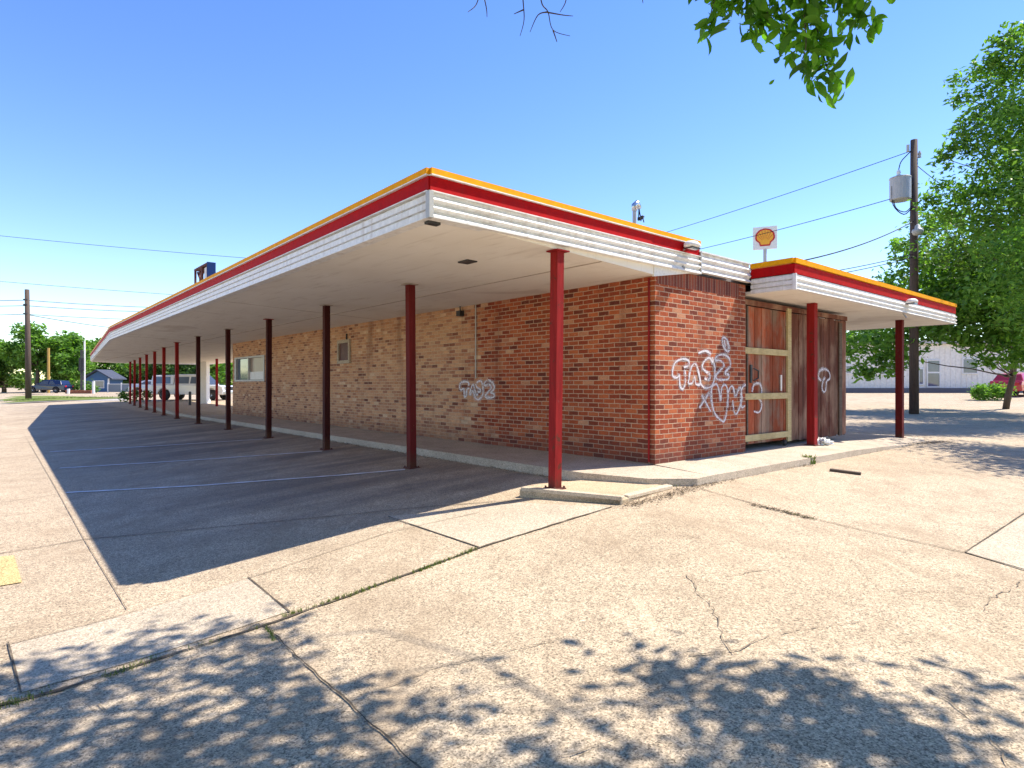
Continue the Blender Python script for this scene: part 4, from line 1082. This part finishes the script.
wire('faint wire crossing the sky at the left, second from the top', at(-240,258,44), at(330,304,46), .3, .014)
for py0, py1, py2, lb in ((296.5,300.5,308,'top one'),(302,306,312,'second'),(313,314.5,319.5,'third')):
    wire('%s of the wires on the bare left pole, running off the left edge' % lb, at(-260, py0, 62), Vector((pl.x-.1, pl.y-.2, H+(CY-py1)/F*pl.y)), .25, .025)
    wire('%s of the wires on the bare left pole, running right behind the canopy' % lb, Vector((pl.x-.1, pl.y-.2, H+(CY-py1)/F*pl.y)), at(240, py2, 70), .25, .025)
wire('lowest dark wire dropping from the bare left pole towards the canopy bend', Vector((pl.x-.1, pl.y-.2, H+(CY-314.5)/F*pl.y)), at(190,334,68), .3, .03)

# ------------------------------------------------------------------ vehicles
def carpaint(name, col, metal=.0):
    k = N(name); n_ = k.noise(k.coord('Object'), 3, 3)
    m = k.fin(k.mix(k.math('MULTIPLY', n_, .3), col, [x*.8 for x in col]), .25, metal, .5); k.b.inputs['Coat Weight'].default_value = .6; return m
def profile(mb, pts, w, crown=.0, wtop=None):
    """closed side outline (x,z) extruded across the width; upper points may be narrower (tumblehome)"""
    n = len(pts); wt = wtop or (lambda z: w)
    vs = [(x, -wt(z), z) for x, z in pts] + [(x, wt(z), z) for x, z in pts]
    mb.add(vs, [tuple(range(n)), tuple(range(2*n-1, n-1, -1))] + [(i, (i+1) % n, n+(i+1) % n, n+i) for i in range(n)])
def wheels(root, xs, r, w, yoff):
    for x in xs:
        for s in (-1, 1):
            t = MB().lathe([(r*.55,-.11),(r*.95,-.11),(r,-.07),(r,.07),(r*.95,.11),(r*.55,.11)], (x, s*yoff, r), 24, 'y').build('wheel', M['black'], root, smooth=False)
            MB().lathe([(.02,-.10),(r*.25,-.115),(r*.3,-.09),(r*.56,-.10),(r*.6,-.12),(r*.6,.12),(r*.56,.10),(r*.3,.09),(r*.25,.115),(.02,.10)], (x, s*yoff, r), 20, 'y').build('rim', M['chrome'], t)
def arch(x, r, z0=.28, n=8):
    return [(x + r*math.cos(a), .34 + r*math.sin(a)) for a in [math.pi*i/n for i in range(n+1)]]
def sedan(label, loc, rz, mat, Ln=4.7, hgt=1.45, hatch=False):
    t = empty('parked_car', label, 'car', loc, rz); f, b = Ln/2, -Ln/2; xf, xr = f-.9, b+.95
    low = [(f-.02,.28),(f,.5),(f-.08,.68),(f-.5,.80),(f-1.25,.93),(b+.85,.98),(b+.1,.95),(b,.7),(b+.03,.3)]
    body = low + [(x, z) for x, z in reversed(arch(xr,.38))] + [(x, z) for x, z in reversed(arch(xf,.38))]
    m = MB(); profile(m, body, .88, wtop=lambda z: .88 if z < .75 else .85); m.build('body', mat, t, bevel=.05)
    rr = b + (.35 if hatch else .85)
    gh = [(f-1.3,.92),(f-2.05,hgt-.05),(f-2.5,hgt),(b+1.5,hgt-.02),(b+1.1 if not hatch else b+.6,hgt-.12),(rr,.96)]
    m = MB(); profile(m, gh, .8, wtop=lambda z: .84 - .26*(z-.92)/(hgt-.92)); m.build('cabin', mat, t, bevel=.04)
    for s in (-1, 1):
        for a_, b_ in ((f-1.55, f-2.62), (f-2.70, b+1.05)):
            m = MB(); za, zb = .98, hgt-.13
            def Y(z): return s*(.84-.26*(z-.92)/(hgt-.92)+.006)
            sl = .42 if a_ > 0.5 else .06; sr = .05 if a_ > .5 else .42
            m.add([(a_,Y(za),za),(b_,Y(za),za),(b_+sr,Y(zb),zb),(a_-sl,Y(zb),zb)], [(0,1,2,3)])
            o = m.build('side_window', M['glass'], t); so = o.modifiers.new('solid','SOLIDIFY'); so.thickness = .006
    m = MB(); m.add([(f-1.30,-.74,.96),(f-1.30,.74,.96),(f-2.03,.6,hgt-.07),(f-2.03,-.6,hgt-.07)], [(0,1,2,3)]); m.v = [(x+.03, y, z+.02) for x, y, z in m.v]
    o = m.build('windscreen', M['glass'], t); so = o.modifiers.new('solid','SOLIDIFY'); so.thickness = .008
    wheels(t, (xf, xr), .33, .2, .80)
    for s in (-1, 1):
        MB().box((f-.16,s*.55-.16,.58),(f-.01,s*.55+.16,.70)).build('headlight', M['chrome'], t, bevel=.02)
        MB().box((b-.012,s*.6-.14,.68),(b+.12,s*.6+.14,.84)).build('tail_light', M['sign_red'], t, bevel=.02)
        MB().box((f-1.62,s*.88,.96),(f-1.5,s*.88+s*.15,1.07)).build('mirror', mat, t, bevel=.02)
    return t
navy = carpaint('navy_paint', (.006,.011,.045)); silver = carpaint('silver_paint', (.42,.44,.47), .3); whitep = carpaint('white_paint_car', (.74,.75,.77)); redp = carpaint('red_paint_car', (.45,.02,.03))
p = Vector((at(50, 396, 70).x, 70, 0)); p.z = zg(p.x, p.y) + .05
sedan('dark navy blue hatchback parked across the lot by the bare pole', p, R(180), navy, 4.5, 1.52, True)
p = Vector((at(155, 396, 62).x, 62, 0)); p.z = zg(p.x, p.y)
sedan('silver car parked behind the farthest red posts, left of the white pickup', p, R(5), silver, 4.3, 1.42)
def pickup(label, loc, rz, mat):
    t = empty('pickup_truck', label, 'pickup truck', loc, rz); f, b = 2.9, -2.9; xf, xr = 1.95, -1.75
    low = [(f-.03,.42),(f,.75),(f-.06,1.02),(f-.3,1.1),(1.45,1.14),(-.75,1.16),(b,1.14),(b,.5)]
    arc = lambda x: [(x + .48*math.cos(a), .42 + .48*math.sin(a)) for a in [math.pi*i/8 for i in range(9)]]
    m = MB(); profile(m, low + list(reversed(arc(xr))) + list(reversed(arc(xf))), .97); m.build('body', mat, t, bevel=.06)
    gh = [(1.5,1.13),(.85,1.85),(.5,1.93),(-.75,1.93),(-.95,1.86),(-1.0,1.14)]
    m = MB(); profile(m, gh, .9, wtop=lambda z: .93-.2*(z-1.13)/.8); m.build('cab', mat, t, bevel=.05)
    sh = [(-1.04,1.15),(-1.04,1.88),(b+.15,1.86),(b+.05,1.15)]
    m = MB(); profile(m, sh, .9, wtop=lambda z: .93-.1*(z-1.13)/.8); m.build('bed_cap', mat, t, bevel=.05)
    for s in (-1, 1):
        def Y(z, k=.2): return s*(.93-k*(z-1.13)/.8+.006)
        for a_, b_, sl, k in ((1.22,.28,.45,.2),(.18,-.85,.03,.2),(-1.25,-2.65,.04,.1)):
            m = MB(); m.add([(a_,Y(1.24,k),1.24),(b_,Y(1.24,k),1.24),(b_+.03,Y(1.74,k),1.74),(a_-sl,Y(1.74,k),1.74)], [(0,1,2,3)])
            o = m.build('side_window', M['glass_blue'], t); so = o.modifiers.new('solid','SOLIDIFY'); so.thickness = .006
        MB().box((f-.12,s*.7-.15,.80),(f+.012,s*.7+.15,1.0)).build('headlight', M['chrome'], t, bevel=.02)
        MB().box((1.1,s*.97,1.2),(1.24,s*.97+s*.2,1.42)).build('mirror', M['black'], t, bevel=.02)
    m = MB(); m.add([(1.5,-.8,1.18),(1.5,.8,1.18),(.88,.68,1.82),(.88,-.68,1.82)], [(0,1,2,3)]); m.v = [(x+.02,y,z+.015) for x,y,z in m.v]
    o = m.build('windscreen', M['glass'], t); so = o.modifiers.new('solid','SOLIDIFY'); so.thickness = .008
    MB().box((f-.02,-.9,.45),(f+.1,.9,.66)).build('bumper', M['chrome'], t, bevel=.03)
    MB().box((f-.02,-.5,.74),(f+.014,.5,1.0)).build('grille', M['black'], t, bevel=.02)
    wheels(t, (xf, xr), .40, .26, .86)
p = Vector((at(194, 396, 46.5).x, 46.5, 0)); p.z = zg(p.x, p.y)
pickup('white pickup truck with a white bed cap parked beyond the open canopy end', p, R(-6), whitep)
p = Vector((at(1021, 396, 40).x, 40, 0)); p.z = zg(p.x, p.y)
sedan('red car parked at the right edge, behind the thin tree trunk', p, R(30), redp, 4.5, 1.5, True)

# ------------------------------------------------------------------ far left: house, hedge, planter, fences, signs
hp = Vector((at(98, 392, 80).x, 80, 0)); hp.z = zg(hp.x, hp.y)
hs = empty('small_house', 'small blue house with a low dark gable roof, left of the farthest posts', 'house', hp, R(2))
hw = MB(); hw.prism([(-1.6,0),(1.6,0),(1.6,2.6),(-1.6,2.6)], -.1, 1.75)
hw.add([(-1.6,0,1.75),(1.6,0,1.75),(0,0,2.75),(-1.6,.2,1.75),(1.6,.2,1.75),(0,.2,2.75)], [(0,1,2),(5,4,3),(0,3,4,1),(1,4,5,2),(2,5,3,0)])
blue = paint('house_blue', (.05,.12,.24), .7, (.1,.15,.2), .4)
hw.build('wall', blue, hs)
rf = MB(); 
for s in (-1, 1): rf.add([(0,-.4,2.80),(s*2.0,-.4,1.62),(s*2.0,2.9,1.62),(0,2.9,2.80),(0,-.4,2.94),(s*2.0,-.4,1.76),(s*2.0,2.9,1.76),(0,2.9,2.94)], [(0,1,2,3),(4,7,6,5),(0,4,5,1),(2,6,7,3),(1,5,6,2)])
rf.build('roof', paint('house_roof', (.05,.06,.09), .8), hs)
wd = MB().box((-.6,-.03,.5),(.8,.0,1.5)).build('window', M['white_paint'], hs); MB().box((-.52,-.045,.58),(.72,-.031,1.42)).build('pane', M['glass_blue'], wd)
MB().box((1.35,-.2,-.1),(1.5,-.02,1.75)).build('porch_post', M['white_paint'], hs)
# picket / board fence
fp = empty('board_fence', 'pale grey board fence with white posts right of the blue house', 'fence', (at(108,392,76).x, 76, zg(at(108,392,76).x, 76)), R(4))
FL = (170-108)/F*76
fm = MB(); x = 0
while x < FL: fm.box((x,0,.05),(x+.14,.02,1.0)); x += .15
fm.build('board_panel', paint('fence_grey', (.20,.24,.27), .8), fp)
x = 0
while x < FL: MB().box((x-.06,-.07,-.1),(x+.06,-.01,1.2)).build('post', M['white_paint'], fp); x += 1.6
MB().box((0,-.05,1.0),(FL,.03,1.07)).build('rail', M['white_paint'], fp)
def hedge(name, label, px0, px1, Y, z1, depth, mat, n=1800, size=.2, cat='hedge'):
    a, b = at(px0,0,Y).x, at(px1,0,Y).x; z = zg(a, Y); lob = []; k = max(3, int((b-a)/.5))
    for i in range(k): lob.append((((a+(b-a)*i/(k-1)), Y+random.uniform(-.2,.2), z+z1*.5), (.5, depth*.5, z1*.55)))
    return tag(leaves_mesh(name, lobes_points(lob, n, .6), size, mat), label, cat)
hedge('hedge', 'low clipped green hedge above the brick planter, right of the blue car', 70, 90, 71, 1.55, 1.2, M['leaf'])
hedge('shrub', 'yellow green shrub beside the clipped hedge and the blue house', 84, 94, 70, 1.1, 1.0, M['leaf_light'], 900)
hedge('shrub', 'dry green shrub at the foot of the farthest red posts', 126, 147, 44, .9, .9, M['leaf'], 1100, .16)
hedge('shrub', 'round green bush in front of the white metal building, left of the thin tree trunk', 979, 1004, 36, 1.0, 1.4, M['leaf_light'], 1600, .2)
pz = at(80,0,68); plz = zg(pz.x, 68)
MB().box((-1.4,-.3,-.1),(1.4,.3,.38)).build('brick_planter', M['brick'], loc=(pz.x, 68, plz))
tag(bpy.data.objects['brick_planter'], 'low brick planter in front of the clipped hedge', 'planter')
for i, px in enumerate((68.5, 93.5)):
    q = at(px, 0, 67.6)
    o = MB().prism([(-.1,-.1),(.1,-.1),(.1,.1),(-.1,.1)], -.1, (.55, 1.35)[i]).build('white_post', M['white_paint'], loc=(q.x, 67.6, zg(q.x, 67.6)))
    tag(o, ('short white post at the left end of the brick planter', 'taller white post at the right end of the brick planter')[i], 'post')
q = at(82, 0, 69); sg = empty('roadside_sign', 'tall dark roadside sign panel on a white pole, above the hedge', 'sign', (q.x, 69, zg(q.x, 69)))
zz = lambda py: H + (CY - py) / F * 69 - zg(q.x, 69)
MB().tube([(.22,.1,-.2),(.22,.1,zz(341))], .085, 10).build('pole', M['white_paint'], sg)
MB().box((-.3,-.12,zz(371)),(.24,-.031,zz(358))).build('panel', M['dark_metal'], sg, bevel=.03)
MB().tube([(-.02,-.05,-.1),(-.02,-.05,zz(350))], .12, 10).build('bracket_pole', M['dark_metal'], sg)
q = at(204.5, 0, 41); 
wp = MB(); wp.prism([(-.24,-.24),(.24,-.24),(.24,.24),(-.24,.24)], -.1, 2.95); wp.prism([(-.28,-.28),(.28,-.28),(.28,.28),(-.28,.28)], -.1, .25)
tag(wp.build('white_pillar', M['white_paint'], loc=(q.x, 41, zg(q.x, 41)), bevel=.02), 'thick white pillar standing in front of the white pickup', 'pillar')
q = G(190, 405.2); bb = MB().lathe([(.08,0),(.08,.78),(.06,.84),(.01,.86)], (0,0,0), 12)
bo = bb.build('bollard', M['dark_metal'], loc=q); tag(bo, 'short dark bollard in front of the white pickup', 'bollard')

# ------------------------------------------------------------------ white metal building on the right
wb_y = 46.0; x0 = at(780, 0, wb_y).x; x1 = at(1130, 0, wb_y).x
wb = empty('metal_building', 'long white ribbed metal building with a glass door, behind the trees on the right', 'building', (x0, wb_y, 0), 0)
zb, zt_ = .80, 4.1; Lb = x1 - x0
rib = MB(); x = 0; pts = []
while x < Lb:
    pts += [(x, 0), (x+.30, 0), (x+.33, -.035), (x+.37, -.035), (x+.40, 0)]; x += .40
pts += [(Lb, 0), (Lb, 6), (0, 6)]
rib.prism(pts, zb, zt_); rib.build('wall', paint('white_ribbed_wall', (.84,.80,.72), .5, (.5,.47,.42), .3, .6), wb)
MB().box((-.2,-.2,.0),(Lb+.2,6.2,zb)).build('plinth', paint('dark_plinth', (.17,.15,.16), .8), wb)
MB().box((-.3,-.35,zt_),(Lb+.3,6.3,zt_+.22)).build('roof', M['grey_metal'], wb)
def bx_(px): return at(px,0,wb_y-.05).x - x0
def bz(py): return H + (CY - py) / F * (wb_y-.05)
def framed(name, px0, px1, py0, py1, bar=None):
    a, b, z1, z0 = bx_(px0), bx_(px1), bz(py0), bz(py1); m = MB(); t_ = .09
    m.box((a,-.08,z0),(a+t_,-.036,z1)); m.box((b-t_,-.08,z0),(b,-.036,z1)); m.box((a+t_,-.08,z1-t_),(b-t_,-.036,z1)); m.box((a+t_,-.08,z0),(b-t_,-.036,z0+t_))
    if bar: m.box((a+t_,-.08,bz(bar)-.06),(b-t_,-.036,bz(bar)+.06))
    o = m.build(name, M['white_paint'], wb)
    MB().box((a+t_,-.055,z0+t_),(b-t_,-.037,z1-t_)).build('pane', M['glass_blue'], o)
framed('door', 926.5, 940.5, 359.5, 387.5, 372.5); framed('window', 918, 924, 368, 385); framed('window', 962, 978, 358, 374); framed('window', 881, 899, 362, 375); framed('window', 845, 852, 365, 374)

# ------------------------------------------------------------------ sky, sun, camera
w = bpy.data.worlds.new('World'); sc.world = w; w.use_nodes = True; nt = w.node_tree
bg = nt.nodes['Background']; sky = nt.nodes.new('ShaderNodeTexSky'); sky.sky_type = 'NISHITA'; sky.sun_disc = False
sky.sun_elevation = math.asin(SUN.z); sky.sun_rotation = math.atan2(SUN.x, SUN.y)
sky.air_density = 1.1; sky.dust_density = 0.0; sky.ozone_density = 2.2; sky.altitude = 0
hs_ = nt.nodes.new('ShaderNodeHueSaturation'); hs_.inputs['Saturation'].default_value = 1.25; hs_.inputs['Hue'].default_value = .517
nt.links.new(sky.outputs[0], hs_.inputs['Color']); nt.links.new(hs_.outputs[0], bg.inputs[0]); bg.inputs[1].default_value = .15
sl = bpy.data.lights.new('sun', 'SUN'); sl.energy = 4.8; sl.angle = R(.5); sl.color = (1, .93, .82)
so_ = bpy.data.objects.new('sun', sl); C.objects.link(so_); so_.rotation_euler = SUN.to_track_quat('Z', 'Y').to_euler(); so_.location = (10, 10, 30)
cam = bpy.data.cameras.new('camera'); cam.sensor_width = 36; cam.lens = 36 * F / 1024; cam.clip_end = 2000; cam.clip_start = .05
co = bpy.data.objects.new('camera', cam); C.objects.link(co); co.location = (0, 0, H); co.rotation_euler = (R(90), 0, 0); sc.camera = co
vs = sc.view_settings; vs.view_transform = 'Standard'; vs.look = 'None'; vs.exposure = .90; vs.gamma = 1; vs.use_curve_mapping = False
